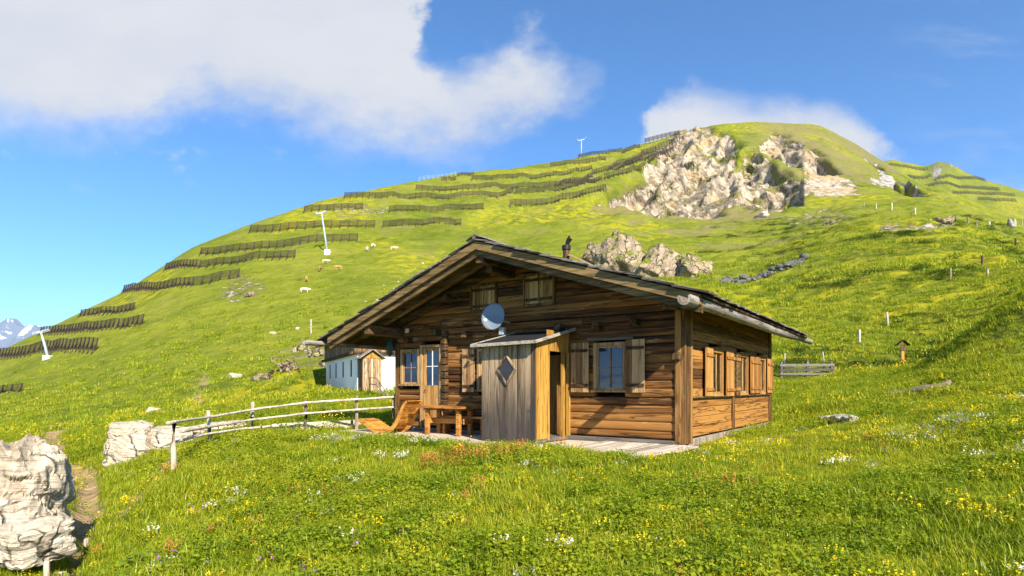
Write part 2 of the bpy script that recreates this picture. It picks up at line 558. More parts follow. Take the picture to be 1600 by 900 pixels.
def ground_z(x, y):
    x, y = np.atleast_1d(np.asarray(x, float)), np.atleast_1d(np.asarray(y, float))
    th = np.arctan2(x, y)
    rr = np.hypot(x, y)
    ths, order = TH, None
    t0 = TH[0]
    th = np.where(th < t0, th + 2 * math.pi, th)
    j = np.clip(np.searchsorted(ths, th) - 1, 0, len(ths) - 2)
    fj = np.clip((th - ths[j]) / (ths[j + 1] - ths[j]), 0, 1)
    i = np.clip(np.searchsorted(RAD, rr) - 1, 0, len(RAD) - 2)
    fi = np.clip((rr - RAD[i]) / (RAD[i + 1] - RAD[i]), 0, 1)
    return ((TZ[j, i] * (1 - fj) + TZ[j + 1, i] * fj) * (1 - fi) + (TZ[j, i + 1] * (1 - fj) + TZ[j + 1, i + 1] * fj) * fi)


def sample(field, x, y):
    th = np.arctan2(x, y)
    th = np.where(th < TH[0], th + 2 * math.pi, th)
    j = np.clip(np.searchsorted(TH, th), 0, len(TH) - 1)
    i = np.clip(np.searchsorted(RAD, np.hypot(x, y)), 0, len(RAD) - 1)
    return field[j, i]


def spot(px, py, ymin=3.0, ymax=1e9):
    """the place on the ground that lies in the direction of photo point (px, py)"""
    j = int(np.clip(round((px + 250) / 3), 0, NF - 1))
    ok = (TY[j] > ymin) & (TY[j] < ymax)
    q = TPY[j]
    idx = np.nonzero(ok & (q <= py))[0]
    if len(idx) == 0:
        cand = np.nonzero(ok)[0]
        i = cand[np.argmin(np.abs(q[cand] - py))]
    else:
        i = idx[0]
        if i > 0 and q[i - 1] > py and ok[i - 1]:
            f = (q[i - 1] - py) / (q[i - 1] - q[i])
            Y = TY[j, i - 1] * (1 - f) + TY[j, i] * f
            x = (px - 800) / FPX * Y
            return Vector((x, Y, float(ground_z(x, Y)[0])))
    Y = TY[j, i]
    x = (px - 800) / FPX * Y
    return Vector((x, Y, float(ground_z(x, Y)[0])))


def at(px, py, Y):
    return Vector(((px - 800) / FPX * Y, Y, EYE - (py - HORIZON) / FPX * Y))


# ------------------------------------------------------------------ mesh builder
class MB:
    def __init__(self):
        self.v, self.f, self.tone = [], [], []

    def add(self, verts, faces, tone=None):
        b = len(self.v)
        self.v += [tuple(p) for p in verts]
        tn = random.random() if tone is None else tone
        for fc in faces:
            self.f.append(tuple(b + i for i in fc))
            self.tone.append(tn)

    def box(self, lo, hi, tone=None, jit=0.0):
        (x0, y0, z0), (x1, y1, z1) = lo, hi
        vs = [(x0, y0, z0), (x1, y0, z0), (x1, y1, z0), (x0, y1, z0), (x0, y0, z1), (x1, y0, z1), (x1, y1, z1), (x0, y1, z1)]
        if jit:
            vs = [tuple(c + random.uniform(-jit, jit) for c in p) for p in vs]
        self.add(vs, [(3, 2, 1, 0), (4, 5, 6, 7), (0, 1, 5, 4), (1, 2, 6, 5), (2, 3, 7, 6), (3, 0, 4, 7)], tone)

    def hexa(self, pts, tone=None):
        self.add(pts, [(3, 2, 1, 0), (4, 5, 6, 7), (0, 1, 5, 4), (1, 2, 6, 5), (2, 3, 7, 6), (3, 0, 4, 7)], tone)

    def bar(self, a, b, w, h, up=(0, 0, 1), tone=None):
        a, b = Vector(a), Vector(b)
        d = (b - a).normalized()
        s = d.cross(Vector(up))
        if s.length < 1e-4:
            s = d.cross(Vector((1, 0, 0)))
        s.normalize()
        u = s.cross(d)
        s, u = s * w / 2, u * h / 2
        self.hexa([a - s - u, a + s - u, b + s - u, b - s - u, a - s + u, a + s + u, b + s + u, b - s + u], tone)

    def tube(self, pts, rad, n=10, tone=None, cap=True, wob=0.0):
        pts = [Vector(p) for p in pts]
        rads = rad if isinstance(rad, (list, tuple)) else [rad] * len(pts)
        vs, fs = [], []
        ref = Vector((0, 0, 1))
        for i, p in enumerate(pts):
            d = (pts[min(i + 1, len(pts) - 1)] - pts[max(i - 1, 0)]).normalized()
            s = d.cross(ref)
            if s.length < 1e-3:
                s = d.cross(Vector((0, 1, 0)))
            s.normalize()
            u = s.cross(d)
            for k in range(n):
                a = 2 * math.pi * k / n
                rr = rads[i] * (1 + random.uniform(-wob, wob))
                vs.append(p + (s * math.cos(a) + u * math.sin(a)) * rr)
        for i in range(len(pts) - 1):
            for k in range(n):
                k2 = (k + 1) % n
                fs.append((i * n + k, i * n + k2, (i + 1) * n + k2, (i + 1) * n + k))
        if cap:
            fs.append(tuple(range(n - 1, -1, -1)))
            fs.append(tuple((len(pts) - 1) * n + k for k in range(n)))
        self.add(vs, fs, tone)

    def build(self, name, mat, parent=None, bevel=0.0, smooth=False, auto=None):
        me = bpy.data.meshes.new(name)
        me.from_pydata(self.v, [], self.f)
        a = me.attributes.new('tone', 'FLOAT', 'FACE')
        a.data.foreach_set('value', np.array(self.tone, np.float32))
        me.materials.append(mat)
        if smooth:
            me.polygons.foreach_set('use_smooth', np.ones(len(self.f), bool))
        if auto is not None:
            me.polygons.foreach_set('use_smooth', np.ones(len(self.f), bool))
            me.set_sharp_from_angle(angle=R(auto))
        me.update()
        o = bpy.data.objects.new(name, me)
        COL.objects.link(o)
        if parent is not None:
            o.parent = parent
        if bevel:
            b = o.modifiers.new('bevel', 'BEVEL')
            b.width = bevel
            b.segments = 1
            b.limit_method = 'ANGLE'
            b.angle_limit = R(40)
        return o


def tag(o, label=None, cat=None, group=None, kind=None):
    if label:
        o['label'] = label
    if cat:
        o['category'] = cat
    if group:
        o['group'] = group
    if kind:
        o['kind'] = kind
    return o


def empty(name, loc, rz=0.0, label=None, cat=None, group=None):
    o = bpy.data.objects.new(name, None)
    o.empty_display_size = 0.2
    COL.objects.link(o)
    o.location = loc
    o.rotation_euler = (0, 0, rz)
    return tag(o, label, cat, group)


def children(o):
    return [c for c in bpy.data.objects if c.parent == o]


def copy_tree(o, parent=None):
    c = o.copy()
    COL.objects.link(c)
    if parent is not None:
        c.parent = parent
    for ch in children(o):
        copy_tree(ch, c)
    return c


# ------------------------------------------------------------------ materials
def wood(name, axis, dark, midc, light, worn=(0.42, 0.30, 0.18), worn_amt=0.3, fine=26.0, along=0.9, rough=0.75, bump=0.008, soil=None):
    m, t, out = new_mat(name)
    tc = t.n('ShaderNodeTexCoord')
    sc = [fine] * 3
    sc['xyz'.index(axis)] = along
    v = tc.outputs['Object']
    tone = attr(t, 'tone')
    # shift the grain from board to board
    cmb = t.n('ShaderNodeCombineXYZ')
    for i in range(3):
        t.l(t.math('MULTIPLY', tone, 7.3 + 3.1 * i), cmb.inputs[i])
    add = t.n('ShaderNodeVectorMath')
    t.l(v, add.inputs[0])
    t.l(cmb.outputs[0], add.inputs[1])
    vv = add.outputs[0]
    g = t.noise(t.mapping(vv, sc), 1.0, 6, 0.65, 0.4)
    sc2 = [c * 0.22 for c in sc]
    blot = t.noise(t.mapping(vv, sc2), 1.0, 5, 0.6, 0.2)
    q = t.math('ADD', t.math('MULTIPLY', g, 0.55), t.math('MULTIPLY', blot, 0.55))
    q = t.math('ADD', q, t.math('MULTIPLY', t.math('SUBTRACT', tone, 0.5), 0.26))
    c = t.ramp(q, [(0.40, dark), (0.52, midc), (0.66, light)])
    crack = t.noise(t.mapping(vv, [c_ * 0.55 for c_ in sc], (1, 5, 8)), 1.0, 3, 0.55)
    c = t.mix(t.math('MULTIPLY', t.math('SUBTRACT', 1.0, t.smooth(t.math('ABSOLUTE', t.math('SUBTRACT', crack, 0.47)), 0.004, 0.028)), 0.75), c, tuple(k * 0.35 for k in dark))
    sc3 = [c_ * 0.45 for c_ in sc]
    sc3['xyz'.index(axis)] = along * 1.6
    wn = t.noise(t.mapping(vv, sc3, (4, 9, 2)), 1.0, 5, 0.7)
    wm = t.math('MULTIPLY', t.smooth(wn, 0.56, 0.70), worn_amt)
    c = t.mix(wm, c, worn)
    knots = t.noise(t.mapping(vv, [max(s * 0.35, 3.0) for s in sc]), 1.0, 2, 0.5)
    c = t.mix(t.math('MULTIPLY', t.smooth(knots, 0.70, 0.78), 0.7), c, tuple(k * 0.5 for k in dark))
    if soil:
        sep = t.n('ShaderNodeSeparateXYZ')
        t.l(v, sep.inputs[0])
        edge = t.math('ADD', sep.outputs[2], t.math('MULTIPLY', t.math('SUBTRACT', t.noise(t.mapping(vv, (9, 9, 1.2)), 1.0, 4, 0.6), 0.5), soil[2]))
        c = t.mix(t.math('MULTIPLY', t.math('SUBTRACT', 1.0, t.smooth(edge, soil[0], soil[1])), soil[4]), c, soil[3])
    principled(t, out, c, rough, g, bump, 0.8, spec=0.25)
    return m


M = {}
M['log'] = wood('old_larch_logs', 'x', (0.028, 0.011, 0.003), (0.140, 0.057, 0.013), (0.30, 0.138, 0.034), (0.46, 0.29, 0.13), 0.6, 11, 0.6, bump=0.02)
M['plank_y'] = wood('sunburnt_side_boards', 'y', (0.075, 0.030, 0.008), (0.23, 0.098, 0.020), (0.38, 0.18, 0.04), (0.40, 0.24, 0.10), 0.3, 12, 0.6, bump=0.01)
M['post'] = wood('corner_boards', 'z', (0.055, 0.026, 0.008), (0.165, 0.080, 0.022), (0.32, 0.165, 0.05), fine=14)
M['beam_y'] = wood('purlins', 'y', (0.035, 0.018, 0.007), (0.10, 0.055, 0.018), (0.22, 0.13, 0.05), fine=18)
M['rake'] = wood('bargeboards', 'x', (0.045, 0.026, 0.010), (0.125, 0.078, 0.028), (0.25, 0.165, 0.07), (0.33, 0.26, 0.17), 0.4, 20)
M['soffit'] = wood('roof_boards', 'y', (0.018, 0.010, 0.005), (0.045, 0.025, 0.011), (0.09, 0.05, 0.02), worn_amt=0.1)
M['shingle'] = wood('weathered_shingles', 'x', (0.05, 0.042, 0.035), (0.14, 0.12, 0.105), (0.27, 0.24, 0.21), (0.36, 0.30, 0.20), 0.3, 22)
M['gutter'] = wood('grey_gutter_log', 'y', (0.09, 0.075, 0.06), (0.22, 0.19, 0.155), (0.38, 0.34, 0.28), fine=20)
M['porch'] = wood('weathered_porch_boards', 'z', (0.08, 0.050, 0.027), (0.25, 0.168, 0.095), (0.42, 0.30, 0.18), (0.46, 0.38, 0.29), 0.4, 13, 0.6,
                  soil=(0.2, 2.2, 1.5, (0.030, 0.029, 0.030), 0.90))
M['porch_side'] = wood('golden_porch_boards', 'z', (0.15, 0.066, 0.010), (0.31, 0.155, 0.024), (0.46, 0.26, 0.05), fine=20, worn_amt=0.1)
M['shutter'] = wood('pale_shutter_boards', 'z', (0.15, 0.075, 0.028), (0.31, 0.175, 0.075), (0.46, 0.29, 0.135), (0.46, 0.36, 0.24), 0.4, 28)
M['shutter_o'] = wood('orange_shutter_boards', 'z', (0.20, 0.085, 0.018), (0.36, 0.165, 0.036), (0.48, 0.25, 0.07), fine=24, worn_amt=0.12)
M['frame'] = wood('window_frame_wood', 'z', (0.16, 0.088, 0.034), (0.29, 0.175, 0.075), (0.42, 0.275, 0.13), fine=24, worn_amt=0.2)
M['door'] = wood('door_boards', 'z', (0.17, 0.078, 0.02), (0.34, 0.17, 0.045), (0.47, 0.27, 0.09), fine=24)
M['deck'] = wood('silvery_deck_boards', 'y', (0.26, 0.215, 0.165), (0.46, 0.39, 0.31), (0.62, 0.54, 0.44), (0.66, 0.6, 0.5), 0.4, 22)
M['table'] = wood('orange_table_wood', 'x', (0.17, 0.062, 0.010), (0.36, 0.145, 0.026), (0.50, 0.235, 0.052), fine=22, worn_amt=0.15)
M['lounger'] = wood('honey_lounger_wood', 'x', (0.26, 0.095, 0.014), (0.45, 0.185, 0.028), (0.58, 0.285, 0.055), fine=20, worn_amt=0.1)
M['rail'] = wood('bleached_fence_rails', 'x', (0.30, 0.26, 0.2), (0.52, 0.46, 0.37), (0.70, 0.64, 0.54), (0.7, 0.66, 0.58), 0.4, 26, 0.8)
M['fpost'] = wood('grey_fence_posts', 'z', (0.14, 0.11, 0.08), (0.30, 0.245, 0.18), (0.46, 0.40, 0.31), fine=26)
M['gate'] = wood('grey_gate_boards', 'x', (0.06, 0.055, 0.048), (0.125, 0.115, 0.10), (0.21, 0.195, 0.17), fine=22)
M['shed'] = wood('striped_shed_boards', 'z', (0.15, 0.085, 0.045), (0.33, 0.21, 0.11), (0.56, 0.42, 0.27), fine=8)
M['gable'] = wood('brown_gable_boards', 'z', (0.06, 0.033, 0.016), (0.16, 0.09, 0.042), (0.30, 0.19, 0.10), fine=9)
M['shrine'] = wood('amber_shrine_post', 'z', (0.26, 0.105, 0.018), (0.44, 0.20, 0.035), (0.54, 0.28, 0.06), fine=16)
M['barrier'] = wood('barrier_rails', 'x', (0.012, 0.010, 0.007), (0.026, 0.021, 0.014), (0.05, 0.04, 0.026), fine=2.0, along=0.2)
M['deadlog'] = wood('fallen_trunk', 'x', (0.045, 0.034, 0.024), (0.10, 0.078, 0.056), (0.19, 0.155, 0.115), fine=16)


def plain(name, col, rough=0.6, metallic=0.0, vary=0.25, scale=8.0, bump=0.003, spec=0.4):
    m, t, out = new_mat(name)
    tc = t.n('ShaderNodeTexCoord')
    q = t.noise(tc.outputs['Object'], scale, 5, 0.6)
    c = t.mix(q, tuple(k * (1 - vary) for k in col), tuple(min(k * (1 + vary), 0.95) for k in col))
    principled(t, out, c, rough, q, bump, 0.5, metallic, spec)
    return m


M['iron'] = plain('black_iron', (0.03, 0.027, 0.025), 0.5, 0.6)
M['steel'] = plain('galvanised_steel', (0.52, 0.56, 0.60), 0.45, 0.35, 0.12)
M['darksteel'] = plain('dull_handrail_steel', (0.20, 0.18, 0.16), 0.5, 0.5, 0.2)
M['pylon'] = plain('pale_pylon_paint', (0.36, 0.43, 0.46), 0.5, 0.1, 0.12)
M['concrete'] = plain('concrete', (0.60, 0.58, 0.54), 0.9)
M['white'] = plain('white_plaster', (0.80, 0.79, 0.76), 0.9, 0, 0.05, 3.0)
M['whitewood'] = plain('white_painted_wood', (0.74, 0.72, 0.66), 0.6, 0, 0.08)
M['dish'] = plain('dish_grey_paint', (0.165, 0.205, 0.26), 0.4, 0.1, 0.05)
M['felt'] = plain('dark_roof_felt', (0.020, 0.020, 0.022), 0.95, 0.0, 0.3, 8.0, 0.003, 0.1)
M['tin'] = plain('pale_metal_edge', (0.42, 0.38, 0.32), 0.5, 0.4)
M['lantern'] = plain('dark_green_metal', (0.03, 0.085, 0.08), 0.45, 0.4)
M['curtain'] = plain('cream_curtain', (0.66, 0.56, 0.40), 0.95, 0, 0.15, 5)
M['walk'] = plain('beige_paving', (0.50, 0.42, 0.33), 0.9, 0, 0.25, 4.0, 0.01)
M['redroof'] = plain('reddish_roof', (0.25, 0.12, 0.08), 0.85)
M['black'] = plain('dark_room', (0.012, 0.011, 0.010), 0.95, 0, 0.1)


def glass_mat(name, base=(0.012, 0.02, 0.035), ior=1.9):
    m, t, out = new_mat(name)
    tc = t.n('ShaderNodeTexCoord')
    q = t.noise(tc.outputs['Object'], 1.6, 2, 0.5)
    principled(t, out, base, 0.04, q, 0.01, 0.35, 0.0, 0.5, ior)
    return m


M['glass'] = glass_mat('window_glass', (0.006, 0.022, 0.060), 1.6)  # blue of the reflected sky put into the base colour
M['glass_dark'] = glass_mat('dark_diamond_glass', (0.030, 0.025, 0.027), 1.4)
m, t, out = new_mat('clear_window_glass')
gl = t.n('ShaderNodeBsdfGlossy')
gl.inputs['Roughness'].default_value = 0.03
tr = t.n('ShaderNodeBsdfTransparent')
fr = t.n('ShaderNodeFresnel')
fr.inputs['IOR'].default_value = 1.5
mx = t.n('ShaderNodeMixShader')
t.l(fr.outputs[0], mx.inputs[0])
t.l(tr.outputs[0], mx.inputs[1])
t.l(gl.outputs[0], mx.inputs[2])
t.l(mx.outputs[0], out.inputs['Surface'])
M['clear'] = m


def rock_mat(name, c1, c2, c3, scale=1.0, strata=0.0, bump=0.08, turf=False):
    m, t, out = new_mat(name)
    tc = t.n('ShaderNodeTexCoord')
    v = tc.outputs['Object']
    big = t.noise(v, 0.9 * scale, 6, 0.6, 0.3)
    fine = t.noise(v, 6 * scale, 8, 0.7, 0.5)
    c = t.ramp(t.math('ADD', t.math('MULTIPLY', big, 0.55), t.math('MULTIPLY', fine, 0.45)), [(0.34, c1), (0.5, c2), (0.68, c3)])
    if strata:
        lay = t.noise(t.mapping(v, (0.7 * scale, 0.7 * scale, 11 * scale), (0, 0, 0), (0.10, 0.12, 0)), 1.0, 7, 0.65, 0.6)
        c = t.mix(t.math('MULTIPLY', t.math('SUBTRACT', 1.0, t.smooth(lay, 0.30, 0.44)), strata), c, tuple(k * 0.45 for k in c1))
        h = t.math('ADD', t.math('MULTIPLY', lay, 1.2), t.math('MULTIPLY', fine, 0.5))
    else:
        h = t.math('ADD', big, t.math('MULTIPLY', fine, 0.6))
    warp = t.n('ShaderNodeVectorMath')
    nz_ = t.n('ShaderNodeTexNoise')
    nz_.inputs['Scale'].default_value = 1.7 * scale
    t.l(v, nz_.inputs['Vector'])
    t.l(t.mapping(v, (1, 1, 0.55)), warp.inputs[0])
    sc_ = t.n('ShaderNodeVectorMath')
    sc_.operation = 'SCALE'
    sc_.inputs['Scale'].default_value = 0.5 / scale
    t.l(nz_.outputs['Color'], sc_.inputs[0])
    t.l(sc_.outputs[0], warp.inputs[1])
    ve = t.n('ShaderNodeTexVoronoi')
    ve.feature = 'DISTANCE_TO_EDGE'
    ve.inputs['Scale'].default_value = 1.25 * scale
    t.l(warp.outputs[0], ve.inputs['Vector'])
    edge_ = t.math('SUBTRACT', 1.0, t.smooth(ve.outputs['Distance'], 0.0, 0.035))
    edge_ = t.math('MULTIPLY', edge_, t.smooth(big, 0.40, 0.56))
    c = t.mix(t.math('MULTIPLY', edge_, 0.85), c, tuple(k * 0.3 for k in c1))
    lich = t.noise(v, 3.2 * scale, 6, 0.7)
    c = t.mix(t.math('MULTIPLY', t.smooth(lich, 0.55, 0.66), 0.5), c, (0.20, 0.185, 0.15))
    h = t.math('SUBTRACT', h, t.math('MULTIPLY', edge_, 0.7))
    if turf:
        geo = t.n('ShaderNodeNewGeometry')
        nz = t.n('ShaderNodeSeparateXYZ')
        t.l(geo.outputs['Normal'], nz.inputs[0])
        k = t.smooth(t.math('ADD', nz.outputs[2], t.math('MULTIPLY', t.math('SUBTRACT', fine, 0.5), 0.9)), 0.52, 0.70)
        c = t.mix(k, c, t.ramp(fine, [(0.35, (0.09, 0.12, 0.010)), (0.6, (0.20, 0.22, 0.02))]))
        crk = t.noise(t.mapping(v, (0.9 * scale, 0.9 * scale, 0.35 * scale), (3, 1, 2)), 2.0, 5, 0.6, 0.8)
        c = t.mix(t.math('SUBTRACT', 1.0, t.smooth(t.math('ABSOLUTE', t.math('SUBTRACT', crk, 0.5)), 0.0, 0.025)), c, (0.03, 0.025, 0.02))
    principled(t, out, c, 0.92, h, bump, 0.9, spec=0.15)
    return m


M['pale_rock'] = rock_mat('pale_layered_rock', (0.29, 0.225, 0.155), (0.53, 0.45, 0.34), (0.70, 0.635, 0.53), 1.3, 0.65, 0.07)
M['outcrop'] = rock_mat('tan_outcrop_rock', (0.12, 0.088, 0.058), (0.36, 0.28, 0.19), (0.58, 0.48, 0.35), 0.35, 0, 0.6, True)
M['edge_stone'] = rock_mat('pale_grey_slabs', (0.20, 0.185, 0.16), (0.38, 0.355, 0.31), (0.56, 0.53, 0.47), 2.0, 0, 0.04)
M['stone'] = rock_mat('grey_wall_stone', (0.055, 0.055, 0.05), (0.13, 0.128, 0.12), (0.25, 0.245, 0.23), 2.0, 0, 0.05)


# ground
def ground_mat():
    m, t, out = new_mat('alpine_turf')
    geo = t.n('ShaderNodeNewGeometry')
    pos = geo.outputs['Position']
    rk, dk, dr, yl = attr(t, 'rock'), attr(t, 'dark'), attr(t, 'dirt'), attr(t, 'yellow')
    far = attr(t, 'far')
    n_big = t.noise(pos, 0.035, 5, 0.6, 0.4)
    n_mid = t.noise(pos, 0.35, 6, 0.65, 0.3)
    n_fine = t.noise(pos, 2.6, 6, 0.7)
    n_con = t.noise(t.mapping(pos, (0.10, 0.10, 0.9)), 1.0, 6, 0.7)
    q = t.math('ADD', t.math('MULTIPLY', n_big, 0.30), t.math('ADD', t.math('MULTIPLY', n_mid, 0.28), t.math('MULTIPLY', n_fine, 0.27)))
    q = t.math('ADD', q, t.math('MULTIPLY', n_con, 0.17))
    g = t.ramp(q, [(0.38, (0.060, 0.090, 0.008)), (0.47, (0.120, 0.150, 0.012)), (0.56, (0.195, 0.212, 0.020)), (0.68, (0.270, 0.250, 0.042))])
    g = t.mix(t.math('MULTIPLY', yl, t.smooth(n_mid, 0.42, 0.62)), g, (0.285, 0.265, 0.012))
    n_dk = t.noise(pos, 0.9, 5, 0.65)
    g = t.mix(t.math('MULTIPLY', t.math('MULTIPLY', dk, 0.62), t.smooth(n_dk, 0.36, 0.56)), g, (0.030, 0.055, 0.006))
    # tawny patches on the upper slopes
    tw = t.noise(pos, 0.11, 5, 0.65, 0.5)
    g = t.mix(t.math('MULTIPLY', t.smooth(tw, 0.50, 0.68), t.math('MULTIPLY', far, 0.5)), g, (0.20, 0.165, 0.065))
    g = t.mix(t.math('MULTIPLY', attr(t, 'dry'), t.smooth(t.math('ADD', n_mid, t.math('MULTIPLY', n_con, 0.6)), 0.55, 0.95)), g, (0.185, 0.150, 0.075))
    g = t.mix(t.math('MULTIPLY', dr, t.smooth(n_fine, 0.25, 0.5)), g, (0.33, 0.235, 0.13))
    # rock
    sep = t.n('ShaderNodeSeparateXYZ')
    t.l(pos, sep.inputs[0])
    r1 = t.noise(pos, 0.06, 7, 0.62, 0.6)
    lean = t.mapping(pos, (1, 1, 1), (0, 0, 0), (0, 0.64, 0))
    r2 = t.noise(t.mapping(lean, (0.34, 0.30, 0.11)), 1.0, 9, 0.68, 0.35)
    rc = t.ramp(t.math('ADD', t.math('MULTIPLY', r1, 0.35), t.math('MULTIPLY', r2, 0.65)),
                [(0.37, (0.11, 0.085, 0.055)), (0.45, (0.35, 0.28, 0.20)), (0.53, (0.55, 0.465, 0.35)), (0.66, (0.70, 0.63, 0.52))])
    och = t.noise(pos, 0.05, 4, 0.6)
    rc = t.mix(t.math('MULTIPLY', t.smooth(och, 0.50, 0.64), 0.6), rc, (0.50, 0.34, 0.15))
    gx = t.smooth(sep.outputs[0], 170, 205)
    rc = t.mix(t.math('MULTIPLY', gx, 0.75), rc, t.ramp(r2, [(0.34, (0.20, 0.20, 0.20)), (0.55, (0.50, 0.50, 0.49)), (0.7, (0.66, 0.66, 0.65))]))
    nz = t.n('ShaderNodeSeparateXYZ')
    t.l(geo.outputs['Normal'], nz.inputs[0])
    ledge = t.smooth(t.math('ADD', nz.outputs[2], t.math('MULTIPLY', t.math('SUBTRACT', r2, 0.5), 0.9)), 0.66, 0.92)
    r3 = t.noise(pos, 0.9, 5, 0.65)
    mask = t.math('ADD', rk, t.math('MULTIPLY', t.math('SUBTRACT', r2, 0.5), 1.2))
    mask = t.smooth(t.math('ADD', mask, t.math('MULTIPLY', t.math('SUBTRACT', r3, 0.5), 1.6)), 0.42, 0.54)
    mask = t.math('MULTIPLY', mask, t.math('SUBTRACT', 1.0, t.math('MULTIPLY', t.math('MULTIPLY', ledge, attr(t, 'ledge')), 0.85)))
    brk = t.noise(pos, 0.055, 5, 0.6, 0.6)
    mask = t.math('MULTIPLY', mask, t.math('MAXIMUM', t.smooth(brk, 0.36, 0.44), t.math('SUBTRACT', 1.0, attr(t, 'ledge'))))
    c = t.mix(mask, g, rc)
    hgt = t.math('ADD', t.math('MULTIPLY', n_fine, 0.12), t.math('MULTIPLY', n_mid, 0.9))
    vor = t.n('ShaderNodeTexVoronoi')
    vor.feature = 'F1'
    vor.inputs['Scale'].default_value = 0.22
    t.l(t.mapping(pos, (1.3, 1.0, 0.7), (0, 0, 0), (0, 0.6, 0)), vor.inputs['Vector'])
    hgt = t.math('ADD', hgt, t.math('MULTIPLY', t.math('MULTIPLY', mask, t.math('ADD', r2, t.math('MULTIPLY', vor.outputs['Distance'], 0.5))), 5.0))
    principled(t, out, c, 0.95, hgt, 1.0, 0.85, spec=0.05)
    return m


M['ground'] = ground_mat()


def build_ground():
    nT, nR = TXm.shape
    V = np.stack([TXm, TYm, TZm], -1).reshape(-1, 3)
    V = np.vstack([V, [[0, 0, float(TZm[:, 0].mean())]]]).astype(np.float32)
    j = np.arange(nT)
    jn = (j + 1) % nT
    i = np.arange(nR - 1)
    A = (j[:, None] * nR + i[None, :])
    B = (jn[:, None] * nR + i[None, :])
    quads = np.stack([A, A + 1, B + 1, B], -1).reshape(-1, 4)
    c = nT * nR
    tris = np.stack([np.full(nT, c), j * nR, jn * nR], -1)
    me = bpy.data.meshes.new('ground')
    me.vertices.add(len(V))
    me.vertices.foreach_set('co', V.ravel())
    nl = quads.size + tris.size
    me.loops.add(nl)
    me.loops.foreach_set('vertex_index', np.concatenate([quads.ravel(), tris.ravel()]).astype(np.int32))
    me.polygons.add(len(quads) + len(tris))
    ls = np.concatenate([np.arange(len(quads)) * 4, quads.size + np.arange(len(tris)) * 3]).astype(np.int32)
    me.polygons.foreach_set('loop_start', ls)
    me.polygons.foreach_set('use_smooth', np.ones(len(ls), bool))
    for nm, fld in (('rock', rock), ('dark', dark), ('dirt', dirt), ('yellow', yel), ('dry', dry), ('ledge', (cliff > 0.2) * (1.0 - scree)), ('far', sstep(TY, 80, 200))):
        a = me.attributes.new(nm, 'FLOAT', 'POINT')
        a.data.foreach_set('value', np.append(fld.reshape(-1), 0).astype(np.float32))
    me.materials.append(M['ground'])
    me.update(calc_edges=True)
    me.validate()
    o = bpy.data.objects.new('ground', me)
    COL.objects.link(o)
    tag(o, 'green alpine meadow rising to a steep hillside with a pale rocky summit', 'ground', kind='structure')


build_ground()


# distant snow mountains
def snow_mountains():
    D = 9000.0
    m, t, out = new_mat('snow_and_rock')
    geo = t.n('ShaderNodeNewGeometry')
    n = t.noise(t.mapping(geo.outputs['Position'], (1, 1, 0.6)), 0.0042, 7, 0.65, 0.4)
    sep = t.n('ShaderNodeSeparateXYZ')
    t.l(geo.outputs['Position'], sep.inputs[0])
    hgt = t.math('MULTIPLY', sep.outputs[2], 0.00012)
    c = t.mix(t.smooth(t.math('ADD', n, hgt), 0.61, 0.68), (0.12, 0.15, 0.21), (0.80, 0.82, 0.85))  # bluish rock: part of the distance haze is put into the colour
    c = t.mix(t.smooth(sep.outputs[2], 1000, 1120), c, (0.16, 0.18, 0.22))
    principled(t, out, c, 0.9, n, 60, 1.0, spec=0.1)
    prof = [(-420, 585), (-300, 520), (-210, 505), (-140, 520), (-70, 500), (-20, 512), (0, 505), (8, 497), (18, 488), (24, 494), (32, 502), (42, 505), (50, 502), (58, 505), (68, 513), (90, 532), (140, 575), (220, 612), (420, 625)]
    pxs = np.arange(-420, 421, 4.0)
    top = np.interp(pxs, [p[0] for p in prof], [p[1] for p in prof])
    rows = 26
    V = []
    for k in range(rows):
        f = k / (rows - 1)            # 0 front foot, 0.5 ridge, 1 back foot
        hgt = 1 - abs(f - 0.5) * 2
        Y = D + (f - 0.5) * 3200
        x = (pxs - 800) / FPX * D
        zt = EYE + (HORIZON - top) / FPX * D
        rough = ridged(x * 0.0016, np.full_like(x, Y * 0.0016), 4) * 160 * hgt * (1 - hgt) * 2.5
        z = -350 + (zt + 350) * hgt ** 1.15 + rough
        V += [(a, Y + 180 * math.sin(a * 0.004) * (1 - hgt), b) for a, b in zip(x, z)]
    n_ = len(pxs)
    Fc = [(k * n_ + i, k * n_ + i + 1, (k + 1) * n_ + i + 1, (k + 1) * n_ + i) for k in range(rows - 1) for i in range(n_ - 1)]
    me = bpy.data.meshes.new('mountains')
    me.from_pydata(V, [], Fc)
    me.materials.append(m)
    o = bpy.data.objects.new('mountains', me)
    COL.objects.link(o)
    tag(o, 'distant snow covered mountains beyond the left slope', 'mountains', kind='structure')


snow_mountains()

# ------------------------------------------------------------------ the chalet
SR = 4.45                 # distance of the ridge from the right wall, along the front
ZR = 4.75
KR, KL = 0.328, 0.363     # roof pitches
ER, EL_ = 0.88, 1.685     # eave overhangs
OV, OB = 1.45, 9.8        # verge overhang in front, roof's rear end
LEN, DEP = 8.6, 8.3


def zroof(s):
    return ZR - KR * (SR - s) if s < SR else ZR - KL * (s - SR)


chalet = empty('wooden_chalet', CH, CH_A, 'dark timber log chalet with wide shingled gable roof and weathered entrance porch', 'chalet')


def log_profile(n=7, flat=0.55):
    pts = []
    for k in range(n):
        a = -math.pi / 2 + math.pi * k / (n - 1)
        pts.append((math.cos(a) * flat, math.sin(a)))
    return pts


